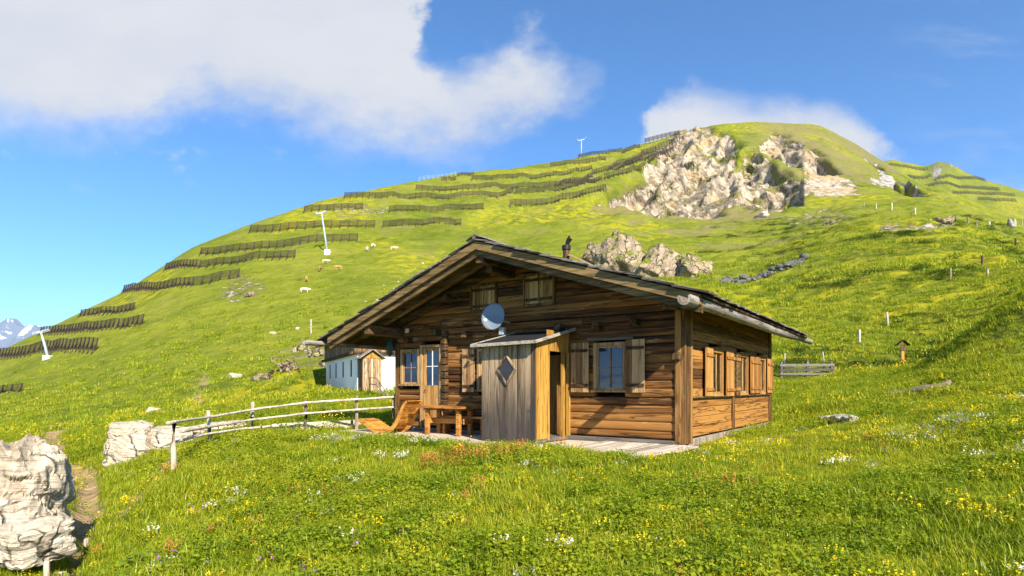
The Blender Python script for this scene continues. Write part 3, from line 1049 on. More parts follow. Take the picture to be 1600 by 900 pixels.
def log_run(mb, s0, s1, zc, h, face, depth, axis='x', tone=None):
    """one log from s0 to s1 with a rounded weathered face, along local x (front) or y (side)"""
    prof = log_profile()
    n = max(2, int((s1 - s0) / 0.35) + 1)
    vs, fs = [], []
    m_ = len(prof) + 2
    off = random.uniform(0, 90)
    for i in range(n):
        s = s0 + (s1 - s0) * i / (n - 1)
        wb = mnoise.noise(Vector((s * 0.8, off, zc))) * 0.012
        wz = mnoise.noise(Vector((s * 0.5, off + 30, zc))) * 0.010
        for (c, z) in prof:
            o = face + c * h * 0.27 + wb * 1.5
            p = (-s, -o) if axis == 'x' else (o, s)
            vs.append((p[0], p[1], zc + z * h * 0.5 + wz))
        for z in (1, -1):
            o = face - depth
            p = (-s, -o) if axis == 'x' else (o, s)
            vs.append((p[0], p[1], zc + z * h * 0.5))
    for i in range(n - 1):
        for k in range(m_):
            k2 = (k + 1) % m_
            a = (i * m_ + k, i * m_ + k2, (i + 1) * m_ + k2, (i + 1) * m_ + k)
            fs.append(a if axis == 'y' else a[::-1])
    fs.append(tuple(range(m_)))
    fs.append(tuple((n - 1) * m_ + k for k in range(m_ - 1, -1, -1)))
    mb.add(vs, fs, tone)


def cut(intervals, z0, z1, holes):
    for (a, b, c, d) in holes:
        if z1 > c + 0.03 and z0 < d - 0.03:
            out = []
            for (p, q) in intervals:
                if b <= p or a >= q:
                    out.append((p, q))
                else:
                    if a > p:
                        out.append((p, a))
                    if b < q:
                        out.append((b, q))
            intervals = out
    return [(p, q) for p, q in intervals if q - p > 0.05]


FRONT_HOLES = [(7.70, 8.42, 1.25, 2.28), (6.84, 7.62, 0.0, 2.40), (1.32, 2.10, 1.10, 2.20), (4.86, 5.54, 1.10, 2.20), (4.90, 5.78, 3.19, 3.93), (3.15, 4.08, 3.22, 4.03), (3.0, 3.85, 0.0, 2.0)]
SIDE_HOLES = [(1.80, 2.80, 0.98, 2.10), (4.25, 5.25, 0.98, 2.10), (6.55, 7.45, 0.98, 2.10)]


def chalet_walls():
    mb = MB()
    z = 0.06
    while z < 4.5:
        h = random.uniform(0.145, 0.225)
        zt = z + h
        lo, hi = 0.10, LEN
        zz = zt + 0.165
        if zz > zroof(lo):
            lo = SR - (ZR - zz) / KR
        if zz > zroof(hi):
            hi = SR + (ZR - zz) / KL
        if hi - lo > 0.3:
            for a, b in cut([(lo, hi)], z, zt, FRONT_HOLES):
                hh = h * random.uniform(0.90, 1.03)
                # long logs are scarfed from two pieces
                if b - a > 4 and random.random() < 0.6:
                    c = random.uniform(a + 1.2, b - 1.2)
                    log_run(mb, a, c - 0.004, z + h / 2, hh, random.uniform(-0.012, 0.012), 0.16)
                    log_run(mb, c + 0.004, b, z + h / 2, hh, random.uniform(-0.012, 0.012), 0.16)
                else:
                    log_run(mb, a, b, z + h / 2, hh, random.uniform(-0.012, 0.012), 0.16)
        z += h
    mb.build('front_wall', M['log'], chalet, auto=50)
    # right side: squared boards
    mb = MB()
    z, h = 0.10, 0.215
    while z < 3.05:
        zt = min(z + h, 3.05)
        for a, b in cut([(0.42, DEP)], z, zt, SIDE_HOLES):
            f = random.uniform(-0.01, 0.012)
            mb.box((-0.14 + 0.0, a, z + 0.004), (f, b, zt - 0.004))
        z += h
    mb.build('side_wall', M['plank_y'], chalet, bevel=0.008)
    mb = MB()
    mb.box((-0.1, 0.3, -0.12), (0.03, DEP, 0.06), 0.4)
    mb.build('sill_beam', M['fpost'], chalet, bevel=0.01)
    # left and back walls, close the house
    mb = MB()
    z, h = 0.06, 0.2
    while z < 2.75:
        log_run(mb, -(0.0) + 0.05, DEP, z + h / 2, h, 0.0, 0.14, 'y')
        z += h
    o = mb.build('left_wall', M['log'], chalet, auto=50)
    o.scale.x = -1
    o.location.x = -LEN
    mb = MB()
    z = 0.06
    while z < 4.3:
        zz = z + h + 0.165
        lo = 0.05 if zz < zroof(0.05) else SR - (ZR - zz) / KR
        hi = LEN if zz < zroof(LEN) else SR + (ZR - zz) / KL
        if hi - lo > 0.3:
            log_run(mb, lo, hi, z + h / 2, h, -DEP + 0.08, 0.12)
        z += h
    mb.build('rear_wall', M['log'], chalet, auto=50)
    # corner posts
    mb = MB()
    mb.box((-0.165, -0.075, -0.02), (-0.03, 0.10, 3.06), 0.75)
    mb.box((-0.028, -0.055, -0.02), (0.055, 0.02, 3.06), 0.55)
    mb.box((-0.06, 0.022, -0.02), (0.035, 0.35, 3.04), 0.25)
    mb.box((-0.05, 0.352, -0.02), (0.060, 0.43, 3.04), 0.85)
    mb.build('corner_post', M['post'], chalet, bevel=0.008)
    mb = MB()
    mb.box((-0.06, DEP - 0.22, 0.0), (0.05, DEP + 0.06, 3.0), 0.2)
    mb.build('corner_post', M['post'], chalet, bevel=0.008)
    mb = MB()
    mb.box((0.014, 3.72, 0.10), (0.055, 3.86, 0.95), 0.4)
    mb.build('wall_batten', M['post'], chalet, bevel=0.006)
    mb = MB()
    mb.box((0.016, 0.44, 0.955), (0.075, DEP - 0.23, 0.99), 0.3)
    mb.build('sill_rail', M['rake'], chalet, bevel=0.006)
    mb = MB()
    mb.box((-LEN - 0.06, -0.07, 0.0), (-LEN + 0.10, 0.1, 2.5), 0.15)
    mb.build('corner_post', M['post'], chalet, bevel=0.008)
    # projecting log ends of the inner wall and the beam ends over the ground floor
    mb = MB()
    z = 0.68
    while z < 2.75:
        hh = 0.19
        mb.box((-6.79, -random.uniform(0.12, 0.18), z), (-6.60, 0.0, z + hh - 0.015), random.uniform(0, 0.4), 0.006)
        z += hh
    mb.build('log_ends', M['beam_y'], chalet, bevel=0.02)
    for s, zz in ((5.87, 2.60), (2.99, 2.62), (1.97, 2.60), (1.05, 2.62), (8.05, 2.55), (6.95, 2.72)):
        mb = MB()
        mb.box((-s - 0.09, -0.26, zz - 0.08), (-s + 0.09, 0.0, zz + 0.09), random.uniform(0, 0.4), 0.008)
        mb.build('beam_end', M['beam_y'], chalet, bevel=0.02)
    mb = MB()
    mb.box((-0.21, -0.16, 1.76), (-0.02, -0.06, 1.94), 0.1, 0.01)
    mb.build('beam_end', M['beam_y'], chalet, bevel=0.03)
    # threshold beam under the front logs
    mb = MB()
    mb.box((-LEN, -0.10, -0.06), (-0.17, 0.02, 0.055), 0.3)
    mb.build('threshold', M['gate'], chalet, bevel=0.012)
    # black sheets behind the openings, the rooms' darkness put into their colour
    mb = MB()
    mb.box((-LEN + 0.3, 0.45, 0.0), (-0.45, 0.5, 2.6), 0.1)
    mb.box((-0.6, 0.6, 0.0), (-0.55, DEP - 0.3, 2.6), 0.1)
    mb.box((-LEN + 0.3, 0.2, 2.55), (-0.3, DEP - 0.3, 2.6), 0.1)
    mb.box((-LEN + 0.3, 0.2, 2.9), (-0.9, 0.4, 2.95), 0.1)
    mb.build('room_dark_sheet', M['black'], chalet)


chalet_walls()


def window_front(s0, s1, z0, z1, mull=(1, 1), face=0.07, arch=True, glass='glass', depth=0.10, curtain=False, trim=0.085):
    w = MB()
    f = face
    w.box((-s1 - trim, -f, z0 - 0.02), (-s1, 0.06, z1 + trim), 0.6)
    w.box((-s0, -f, z0 - 0.02), (-s0 + trim, 0.06, z1 + trim), 0.6)
    w.box((-s1, -f, z1), (-s0, 0.06, z1 + trim), 0.5)
    w.box((-s1 - trim - 0.03, -f - 0.05, z0 - 0.075), (-s0 + trim + 0.03, 0.06, z0 - 0.022), 0.4)
    fr_ = w.build('window', M['frame'], chalet, bevel=0.006)
    g = MB()
    g.box((-s1 + 0.02, 0.012, z0 + 0.02), (-s0 - 0.02, 0.020, z1 - 0.02))
    g.build('pane', M[glass], fr_)
    b = MB()
    t_ = 0.034
    y0, y1 = -0.015, 0.010
    b.box((-s1, y0, z0 - 0.02), (-s1 + t_, y1, z1))
    b.box((-s0 - t_, y0, z0 - 0.02), (-s0, y1, z1))
    b.box((-s1 + t_, y0, z0 - 0.02), (-s0 - t_, y1, z0 + t_))
    b.box((-s1 + t_, y0, z1 - t_), (-s0 - t_, y1, z1))
    nx, nz = mull
    for k in range(1, nx + 1):
        x = -s1 + (s1 - s0) * k / (nx + 1)
        b.box((x - 0.014, y0 + 0.004, z0 + t_), (x + 0.014, y1 - 0.002, z1 - t_))
    for k in range(1, nz + 1):
        zz = z0 + (z1 - z0) * k / (nz + 1)
        b.box((-s1 + t_, y0 + 0.006, zz - 0.013), (-s0 - t_, y1 - 0.003, zz + 0.013))
    b.build('sash', M['whitewood'] if curtain is None else M['shutter'], fr_, bevel=0.004)
    return fr_


def shutter(parent, x0, x1, y, z0, z1, mat, label=None, along='x', boards=3, straps=True):
    """a board shutter flat against the wall; along x on the front wall, along y on the side wall"""
    mb = MB()
    n = boards
    for k in range(n):
        a = x0 + (x1 - x0) * k / n + 0.003
        b = x0 + (x1 - x0) * (k + 1) / n - 0.003
        j = random.uniform(-0.004, 0.004)
        if along == 'x':
            mb.box((a, y - 0.03 + j, z0), (b, y, z1))
        else:
            mb.box((y, a, z0), (y + 0.03 + j, b, z1))
    o = mb.build('shutter', mat, parent, bevel=0.004)
    for zz in (z0 + (z1 - z0) * 0.14, z0 + (z1 - z0) * 0.84):
        st = MB()
        if along == 'x':
            st.box((x0 + 0.01, y - 0.058, zz - 0.035), (x1 - 0.01, y - 0.036, zz + 0.035), 0.1)
        else:
            st.box((y + 0.036, x0 + 0.01, zz - 0.04), (y + 0.056, x1 - 0.01, zz + 0.04), 0.25)
        st.build('cross_batten', M['beam_y'] if along == 'x' else M['shutter_o'], o, bevel=0.004)
    return o


w1 = window_front(1.36, 2.03, 1.16, 2.14)
shutter(w1, -2.67, -2.20, -0.10, 1.08, 2.24, M['shutter'])
shutter(w1, -1.27, -0.82, -0.10, 1.08, 2.26, M['shutter'])
mb = MB()
mb.box((-2.25, -0.12, 2.27), (-1.1, -0.05, 2.33), 0.2)
mb.build('lintel', M['gate'], chalet, bevel=0.01)
w2 = window_front(4.92, 5.48, 1.16, 2.14)
shutter(w2, -6.02, -5.60, -0.10, 1.07, 2.22, M['shutter'])
w3 = window_front(7.76, 8.36, 1.31, 2.22, (1, 1))


def upper_hatch(s0, s1, z0, z1):
    w = MB()
    w.box((-s1 - 0.05, -0.07, z0 - 0.06), (-s1, 0.05, z1 + 0.06), 0.4)
    w.box((-s0, -0.07, z0 - 0.06), (-s0 + 0.05, 0.05, z1 + 0.06), 0.4)
    w.box((-s1, -0.07, z1), (-s0, 0.05, z1 + 0.06), 0.3)
    w.box((-s1, -0.07, z0 - 0.06), (-s0, 0.05, z0), 0.3)
    o = w.build('window', M['post'], chalet, bevel=0.006)
    mid_ = -(s0 + s1) / 2
    shutter(o, -s1 + 0.008, mid_ - 0.008, -0.028, z0 + 0.008, z1 - 0.008, M['hatch'], boards=3)
    shutter(o, mid_ + 0.008, -s0 - 0.008, -0.028, z0 + 0.008, z1 - 0.008, M['hatch'], boards=3)


M['hatch'] = wood('upper_shutter_boards', 'z', (0.14, 0.075, 0.022), (0.33, 0.19, 0.06), (0.50, 0.32, 0.13), fine=16)
upper_hatch(4.95, 5.74, 3.25, 3.88)
upper_hatch(3.20, 4.03, 3.27, 3.98)

# left door
d = MB()
for k in range(5):
    a = -7.56 + 0.66 * k / 5
    d.box((a + 0.003, -0.02, 0.12), (a + 0.129, 0.02, 1.25))
d.box((-7.56, -0.02, 1.253), (-7.44, 0.02, 2.32), 0.6)
d.box((-6.98, -0.02, 1.253), (-6.90, 0.02, 2.32), 0.6)
d.box((-7.44, -0.02, 2.24), (-6.98, 0.02, 2.32), 0.5)
door = d.build('door', M['door'], chalet, bevel=0.005)
d = MB()
d.box((-7.64, -0.08, 0.06), (-7.565, 0.06, 2.40), 0.7)
d.box((-6.895, -0.08, 0.06), (-6.82, 0.06, 2.40), 0.7)
d.box((-7.565, -0.08, 2.325), (-6.895, 0.06, 2.40), 0.6)
d.build('door_frame', M['frame'], door, bevel=0.005)
d = MB()
d.box((-7.44, 0.0, 1.255), (-6.98, 0.008, 2.238))
d.build('pane', M['glass'], door)
d = MB()
d.box((-7.222, -0.016, 1.255), (-7.198, -0.002, 2.238))
d.box((-7.44, -0.014, 1.78), (-7.223, -0.002, 1.80))
d.box((-7.197, -0.014, 1.78), (-6.98, -0.002, 1.80))
d.build('glazing_bar', M['whitewood'], door)
d = MB()
d.tube([(-7.47, -0.02, 1.12), (-7.47, -0.07, 1.12), (-7.40, -0.075, 1.12)], 0.012, 6)
d.build('handle', M['iron'], door)


# side windows with orange shutters
def window_side(t0, t1, z0, z1):
    w = MB()
    f = 0.07
    w.box((-0.05, t0 - 0.08, z0 - 0.02), (f, t0, z1 + 0.09), 0.4)
    w.box((-0.05, t1, z0 - 0.02), (f, t1 + 0.08, z1 + 0.09), 0.4)
    w.box((-0.05, t0, z1), (f, t1, z1 + 0.09), 0.3)
    w.box((-0.05, t0 - 0.12, z1 + 0.092), (f + 0.05, t1 + 0.12, z1 + 0.12), 0.2)
    w.box((-0.05, t0, z0 - 0.06), (f + 0.02, t1, z0), 0.7)
    o = w.build('window', M['shutter_o'], chalet, bevel=0.005)
    b = MB()
    for (a, c) in ((t0, t0 + 0.05), ((t0 + t1) / 2 - 0.03, (t0 + t1) / 2 + 0.03), (t1 - 0.05, t1)):
        b.box((0.0, a, z0), (0.035, c, z1))
    b.box((0.0, t0 + 0.05, z0), (0.033, (t0 + t1) / 2 - 0.03, z0 + 0.05))
    b.box((0.0, (t0 + t1) / 2 + 0.03, z0), (0.033, t1 - 0.05, z0 + 0.05))
    b.build('sash', M['frame'], o, bevel=0.004)
    g = MB()
    g.box((0.008, t0 + 0.05, z0 + 0.05), (0.013, t1 - 0.05, z1))
    g.build('pane', M['clear'], o)
    c = MB()
    n = 22
    for sgn in (0, 1):
        vs = []
        for k in range(n + 1):
            q = k / n
            for r_ in range(6):
                zz = r_ / 5
                wdt = 0.36 + 0.30 * (zz ** 2)          # gathered towards the side lower down
                y = (t0 + 0.05 + (t1 - t0 - 0.1) * q * wdt) if sgn == 0 else (t1 - 0.05 - (t1 - t0 - 0.1) * q * wdt)
                vs.append((-0.05 + 0.015 * math.sin(q * 26), y, z0 + 0.05 + (z1 - z0 - 0.05) * zz))
        c.add(vs, [(k * 6 + r_, (k + 1) * 6 + r_, (k + 1) * 6 + r_ + 1, k * 6 + r_ + 1) for k in range(n) for r_ in range(5)])
    cm = c.build('curtain', M['curtain'], o, smooth=True)
    s_ = cm.modifiers.new('thick', 'SOLIDIFY')
    s_.thickness = 0.004
    return o


ws = window_side(1.87, 2.68, 1.04, 2.03)
shutter(ws, 1.23, 1.78, 0.075, 0.99, 2.13, M['shutter_o'], along='y', boards=3)
shutter(ws, 2.92, 3.62, 0.075, 0.97, 2.13, M['shutter_o'], along='y', boards=3)
ws = window_side(4.36, 5.16, 1.04, 2.03)
shutter(ws, 3.66, 4.20, 0.075, 0.99, 2.12, M['beam_y'], along='y', boards=3)
shutter(ws, 5.38, 5.96, 0.075, 1.02, 2.10, M['shutter_o'], along='y', boards=3)
ws = window_side(6.72, 7.34, 1.04, 2.03)
shutter(ws, 5.99, 6.56, 0.075, 1.02, 2.10, M['shutter_o'], along='y', boards=3)
shutter(ws, 7.55, 8.34, 0.075, 1.02, 2.10, M['shutter_o'], along='y', boards=3)


# roof
def roof_point(side, q, y, dz):
    """q metres down the slope (measured level) from the ridge"""
    if side > 0:
        return (-(SR - q), y, ZR - KR * q + dz)
    return (-(SR + q), y, ZR - KL * q + dz)


def chalet_roof():
    mb = MB()
    for side, run in ((1, SR + ER), (-1, LEN - SR + EL_)):
        n = int((OB + OV) / 0.22)
        for k in range(n):
            y0 = -OV + (OB + OV) * k / n
            y1 = -OV + (OB + OV) * (k + 1) / n - 0.004
            a = [roof_point(side, 0, y0, -0.15), roof_point(side, run, y0, -0.15), roof_point(side, run, y1, -0.15), roof_point(side, 0, y1, -0.15),
                 roof_point(side, 0, y0, -0.105), roof_point(side, run, y0, -0.105), roof_point(side, run, y1, -0.105), roof_point(side, 0, y1, -0.105)]
            if side > 0:
                mb.hexa(a)
            else:
                mb.hexa([a[1], a[0], a[3], a[2], a[5], a[4], a[7], a[6]])
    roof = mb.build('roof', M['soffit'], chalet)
    mb = MB()
    for side, run in ((1, SR + ER), (-1, LEN - SR + EL_)):
        q = run + 0.06
        while q > -0.1:
            y = -OV - 0.10
            while y < OB + 0.1:
                wd = random.uniform(0.14, 0.34)
                q1 = q + random.uniform(-0.05, 0.07)
                q0 = max(q - 0.62, -0.02)
                th = random.uniform(0.018, 0.035)
                l0, l1 = -0.098 + random.uniform(0, 0.010), -0.060 + random.uniform(0, 0.026)
                ys = y + (random.uniform(-0.06, 0.05) if y < -OV else 0)
                a = [roof_point(side, q0, ys, l0), roof_point(side, q1, ys, l1), roof_point(side, q1, y + wd - 0.006, l1), roof_point(side, q0, y + wd - 0.006, l0)]
                b = [(p[0], p[1], p[2] + th) for p in a]
                if side > 0:
                    mb.hexa(a + b)
                else:
                    mb.hexa([a[1], a[0], a[3], a[2], b[1], b[0], b[3], b[2]])
                y += wd
            q -= 0.30
    mb.build('shingles', M['shingle'], roof)
    # ridge boards
    mb = MB()
    y = -OV - 0.1
    while y < OB:
        L = random.uniform(0.9, 1.3)
        for side in (1, -1):
            a = [roof_point(side, -0.03, y, 0.005), roof_point(side, 0.26, y, 0.012), roof_point(side, 0.26, y + L, 0.012), roof_point(side, -0.03, y + L, 0.005)]
            b = [(p[0], p[1], p[2] + 0.03) for p in a]
            if side > 0:
                mb.hexa(a + b)
            else:
                mb.hexa([a[1], a[0], a[3], a[2], b[1], b[0], b[3], b[2]])
        y += L + 0.01
    mb.build('ridge_board', M['shingle'], roof)
    # verge boards, two deep
    for side, run in ((1, SR + ER - 0.05), (-1, LEN - SR + EL_ - 0.35)):
        for (y0, y1, d0, d1, tn) in ((-OV - 0.05, -OV + 0.03, -0.30, -0.112, 0.62), (-OV + 0.035, -OV + 0.12, -0.45, -0.20, 0.35)):
            mb = MB()
            n = 10
            for k in range(n):
                qa, qb = run * k / n, run * (k + 1) / n
                a = [roof_point(side, qa, y0, d0), roof_point(side, qb, y0, d0), roof_point(side, qb, y1, d0), roof_point(side, qa, y1, d0),
                     roof_point(side, qa, y0, d1), roof_point(side, qb, y0, d1), roof_point(side, qb, y1, d1), roof_point(side, qa, y1, d1)]
                mb.hexa(a if side > 0 else [a[1], a[0], a[3], a[2], a[5], a[4], a[7], a[6]], tn)
            mb.build('bargeboard', M['rake'], roof)
    # the rafters half way under the overhang
    for side, run in ((1, SR + 0.4), (-1, LEN - SR + 0.7)):
        mb = MB()
        y0, y1 = -0.80, -0.64
        a = [roof_point(side, 0.1, y0, -0.36), roof_point(side, run, y0, -0.36), roof_point(side, run, y1, -0.36), roof_point(side, 0.1, y1, -0.36),
             roof_point(side, 0.1, y0, -0.155), roof_point(side, run, y0, -0.155), roof_point(side, run, y1, -0.155), roof_point(side, 0.1, y1, -0.155)]
        mb.hexa(a if side > 0 else [a[1], a[0], a[3], a[2], a[5], a[4], a[7], a[6]], 0.7)
        mb.build('rafter', M['rake'], roof)
    # trimming boards on the gable wall
    for side, run in ((1, SR - 0.15), (-1, LEN - SR)):
        mb = MB()
        y0, y1 = -0.125, -0.07
        a = [roof_point(side, 0.0, y0, -0.385), roof_point(side, run, y0, -0.385), roof_point(side, run, y1, -0.385), roof_point(side, 0.0, y1, -0.385),
             roof_point(side, 0.0, y0, -0.155), roof_point(side, run, y0, -0.155), roof_point(side, run, y1, -0.155), roof_point(side, 0.0, y1, -0.155)]
        mb.hexa(a if side > 0 else [a[1], a[0], a[3], a[2], a[5], a[4], a[7], a[6]], 0.15)
        mb.build('rafter', M['rake'], roof)
    # purlins
    for s, zc, y0, hh, ww in ((SR, 4.28, -1.36, 0.28, 0.24), (8.45, 2.79, -1.34, 0.26, 0.22), (0.12, 2.93, -0.55, 0.2, 0.17), (2.3, 3.66, -0.32, 0.2, 0.18), (6.5, 3.62, -0.32, 0.2, 0.18)):
        mb = MB()
        mb.box((-s - ww / 2, y0, zc - hh / 2), (-s + ww / 2, 0.3 if s != 0.12 else -0.08, zc + hh / 2), 0.4)
        mb.build('purlin', M['beam_y'], roof, bevel=0.02)
    mb = MB()
    mb.box((-SR - 0.1, -1.0, 3.98), (-SR + 0.1, 0.2, 4.135), 0.3)
    mb.build('purlin', M['beam_y'], roof, bevel=0.02)
    # hollowed gutter logs
    for s, z, y0, y1, ra, rb, bend, tn in ((-0.72, 2.76, -1.98, 11.75, 0.125, 0.10, 0.04, 0.5), (LEN + 1.64, 2.47, -2.05, 10.5, 0.095, 0.08, 0.03, 0.7)):
        mb = MB()
        n = 40
        vs, fs = [], []
        ring = []
        for k in range(13):
            a = R(150) + R(240) * k / 12
            ring.append((math.cos(a), math.sin(a)))
        for k in range(7):
            a = R(30) - R(240) * k / 6
            ring.append((0.62 * math.cos(a), 0.62 * math.sin(a) + 0.05))
        nr = len(ring)
        for i in range(n + 1):
            q = i / n
            rr = ra + (rb - ra) * q
            rr *= 1 + 0.07 * mnoise.noise(Vector((q * 14, s, 0)))
            cx = -s + bend * math.sin(q * 5 + s)
            cz = z + 0.09 * q + bend * 0.8 * math.sin(q * 7 + 1)
            for (c_, s_) in ring:
                vs.append((cx + rr * c_, y0 + (y1 - y0) * q, cz + rr * s_))
        for i in range(n):
            for k in range(nr):
                k2 = (k + 1) % nr
                fs.append((i * nr + k, (i + 1) * nr + k, (i + 1) * nr + k2, i * nr + k2))
        fs.append(tuple(range(nr)))
        fs.append(tuple(n * nr + k for k in range(nr - 1, -1, -1)))
        mb.add(vs, fs, tn)
        mb.build('gutter', M['gutter'], roof, auto=40)
    # stove pipe with cowl, and its bracing board
    base = (-3.44, 1.0, zroof(3.44) - 0.1)
    mb = MB()
    mb.tube([base, (base[0], base[1], base[2] + 0.50)], 0.085, 14)
    ch = mb.build('chimney', M['gable'], roof, auto=40)
    mb = MB()
    zt = base[2] + 0.50
    mb.tube([(base[0], base[1], zt - 0.05), (base[0], base[1], zt + 0.06)], [0.115, 0.115], 14)
    mb.tube([(base[0] + 0.02, base[1], zt + 0.06), (base[0] + 0.04, base[1], zt + 0.14), (base[0] + 0.10, base[1], zt + 0.22), (base[0] + 0.08, base[1], zt + 0.29)], [0.045, 0.06, 0.075, 0.04], 10)
    mb.build('cowl', M['iron'], ch, auto=40)
    mb = MB()
    mb.bar((base[0] + 0.1, base[1] - 0.05, base[2] + 0.30), (base[0] + 0.95, base[1] - 0.1, base[2] - 0.14), 0.12, 0.04, tone=0.9)
    mb.build('brace_board', M['shutter'], ch, bevel=0.004)
    return roof


chalet_roof()


# entrance porch
def chalet_porch():
    s0, s1, o1 = 2.77, 4.27, 1.50
    zt_l, zt_r = 2.17, 2.17
    zb = -0.03
    mb = MB()
    n = 12
    for k in range(n):
        a = s1 - (s1 - s0) * k / n
        b = s1 - (s1 - s0) * (k + 1) / n + 0.004
        j = random.uniform(-0.005, 0.005)
        x0, x1 = -a, -b
        mb.box((x0, -o1 + j, zb + 0.02 + random.uniform(0, 0.03)), (x1, -o1 + 0.028 + j, zt_l), None)
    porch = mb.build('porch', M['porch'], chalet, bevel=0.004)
    # diamond window in front wall: proud frame and pane
    def diamond(px_, py_, pz, nrm, hw, hh, th):
        pass
    cx, cz, hw, hh = -3.53, 1.60, 0.27, 0.36
    fr_ = MB()
    y0, y1 = -o1 - 0.055, -o1 - 0.008
    P = [(cx, cz + hh), (cx + hw, cz), (cx, cz - hh), (cx - hw, cz)]
    k_ = 0.80
    Q = [(cx + (p - cx) * k_, cz + (q - cz) * k_) for p, q in P]
    for i in range(4):
        a, b, c, d_ = P[i], P[(i + 1) % 4], Q[(i + 1) % 4], Q[i]
        fr_.hexa([(d_[0], y0, d_[1]), (c[0], y0, c[1]), (c[0], y1, c[1]), (d_[0], y1, d_[1]), (a[0], y0, a[1]), (b[0], y0, b[1]), (b[0], y1, b[1]), (a[0], y1, a[1])], 0.8 - 0.2 * i)
    dw = fr_.build('diamond_window', M['porch'], porch, bevel=0.004)
    g = MB()
    g.add([(p, y0 + 0.025, q) for p, q in Q] + [(p, y1, q) for p, q in Q], [(0, 1, 2, 3), (7, 6, 5, 4), (0, 4, 5, 1), (1, 5, 6, 2), (2, 6, 7, 3), (3, 7, 4, 0)])
    # sub-part of the porch, beside its frame
    g.build('window_pane', M['glass_dark'], porch)
    # golden side panel next to the doorway, then the opening, then the jambs
    mb = MB()
    for k in range(3):
        y = -o1 + 0.03 + 0.16 * k
        mb.box((-s0 - 0.03, y + 0.002, zb + 0.03), (-s0 + 0.006 + random.uniform(-0.003, 0.003), y + 0.157, zt_r + 0.10 * (k + 1) * 0.5), 0.4 + 0.2 * k)
    mb.box((-s0 - 0.03, -1.01, 2.02), (-s0 + 0.004, -0.02, 2.50), 0.5)
    mb.box((-s0 - 0.04, -1.02, zb + 0.03), (-s0 + 0.03, -0.955, 2.03), 0.8)
    mb.build('side_panel', M['porch_side'], porch, bevel=0.005)
    for y, tn in ((-0.30, 0.5), (-0.05, 0.7)):
        mb = MB()
        mb.box((-s0 - 0.05, y - 0.045, zb), (-s0 + 0.03, y + 0.045, 2.02), tn)
        mb.build('door_post', M['porch_side'], porch, bevel=0.006)
    # far (left) side wall with its own diamond window, seen through the doorway
    mb = MB()
    for k in range(8):
        y = -o1 + 0.03 + 0.18 * k
        mb.box((-s1, y + 0.002, zb + 0.03), (-s1 + 0.026, y + 0.177, 2.2 + 0.02 * k), None)
    mb.build('inner_panel', M['porch_side'], porch, bevel=0.004)
    g = MB()
    x = -s1 + 0.034
    g.add([(x, -0.62, 1.94), (x, -0.40, 1.62), (x, -0.62, 1.30), (x, -0.84, 1.62), (x - 0.004, -0.62, 1.94), (x - 0.004, -0.40, 1.62), (x - 0.004, -0.62, 1.30), (x - 0.004, -0.84, 1.62)],
          [(3, 2, 1, 0), (4, 5, 6, 7), (0, 1, 5, 4), (1, 2, 6, 5), (2, 3, 7, 6), (3, 0, 4, 7)])
    g.build('window_pane', M['glass_dark'], porch)
    mb = MB()
    mb.box((-s1 + 0.03, -o1 + 0.03, zb), (-s0 + 0.02, -0.12, 0.05), 0.4)
    mb.build('porch_floor', M['gate'], porch, bevel=0.006)
    # lean-to roof
    mb = MB()
    a = [(-s1 - 0.14, -o1 - 0.20, 2.145), (-s0 + 0.12, -o1 - 0.20, 2.165), (-s0 + 0.16, -0.02, 2.56), (-s1 - 0.02, -0.02, 2.55)]
    mb.hexa(a + [(p[0], p[1], p[2] + 0.035) for p in a])
    rf = mb.build('porch_roof', M['felt'], porch)
    mb = MB()
    mb.bar((-s1 - 0.16, -o1 - 0.215, 2.155), (-s0 + 0.13, -o1 - 0.215, 2.178), 0.03, 0.075, tone=0.9)
    mb.bar((-s0 + 0.135, -o1 - 0.2, 2.18), (-s0 + 0.175, -0.02, 2.585), 0.03, 0.07, tone=0.7)
    mb.bar((-s1 - 0.155, -o1 - 0.2, 2.168), (-s1 - 0.035, -0.02, 2.575), 0.03, 0.06, tone=0.9)
    mb.build('roof_trim', M['gutter'], porch, bevel=0.005)
    # inner house door
    mb = MB()
    for k in range(5):
        mb.box((-3.84 + 0.165 * k, -0.03, 0.06), (-3.84 + 0.165 * k + 0.16, 0.02, 1.98))
    mb.build('door', M['door'], chalet, bevel=0.005)


chalet_porch()


# ------------------------------------------------------------------ terrace in front of the chalet
def deck():
    root = empty('wooden_deck', from_chalet(0, 0, 0), CH_A, 'pale grey board platform at the right end of the log wall', 'deck')
    edge = [(-0.36, 1.30), (-0.17, 2.85), (0.5, 2.65), (1.06, 2.35), (1.75, 2.1)]
    mb = MB()
    s = -0.36
    while s < 1.7:
        e = np.interp(s, [p[0] for p in edge], [p[1] for p in edge])
        mb.box((-s - 0.137, -e - random.uniform(-0.05, 0.06), -0.055), (-s, -0.12, -0.018 + random.uniform(-0.004, 0.004)))
        s += 0.14
    mb.build('deck_boards', M['deck'], root, bevel=0.006)
    pts = [(1.66, 2.05), (3.0, 2.05), (4.4, 2.35), (5.8, 2.2), (7.15, 1.9), (8.4, 1.75), (9.6, 1.5)]
    vs = [(-p[0], -0.11, -0.05) for p in pts] + [(-p[0], -p[1], -0.05) for p in pts]
    vs += [(x, y, -0.19) for x, y, z in vs]
    n = len(pts)
    fs = [(i, i + 1, n + i + 1, n + i) for i in range(n - 1)] + [(n + i, n + i + 1, 3 * n + i + 1, 3 * n + i) for i in range(n - 1)]
    me = MB()
    me.add(vs, [f[::-1] for f in fs], 0.5)
    o = me.build('pavement', M['walk'])
    o.location = from_chalet(0, 0, 0)
    o.rotation_euler = (0, 0, CH_A)
    tag(o, 'beige paved strip along the foot of the log wall', 'pavement', kind='structure')


deck()


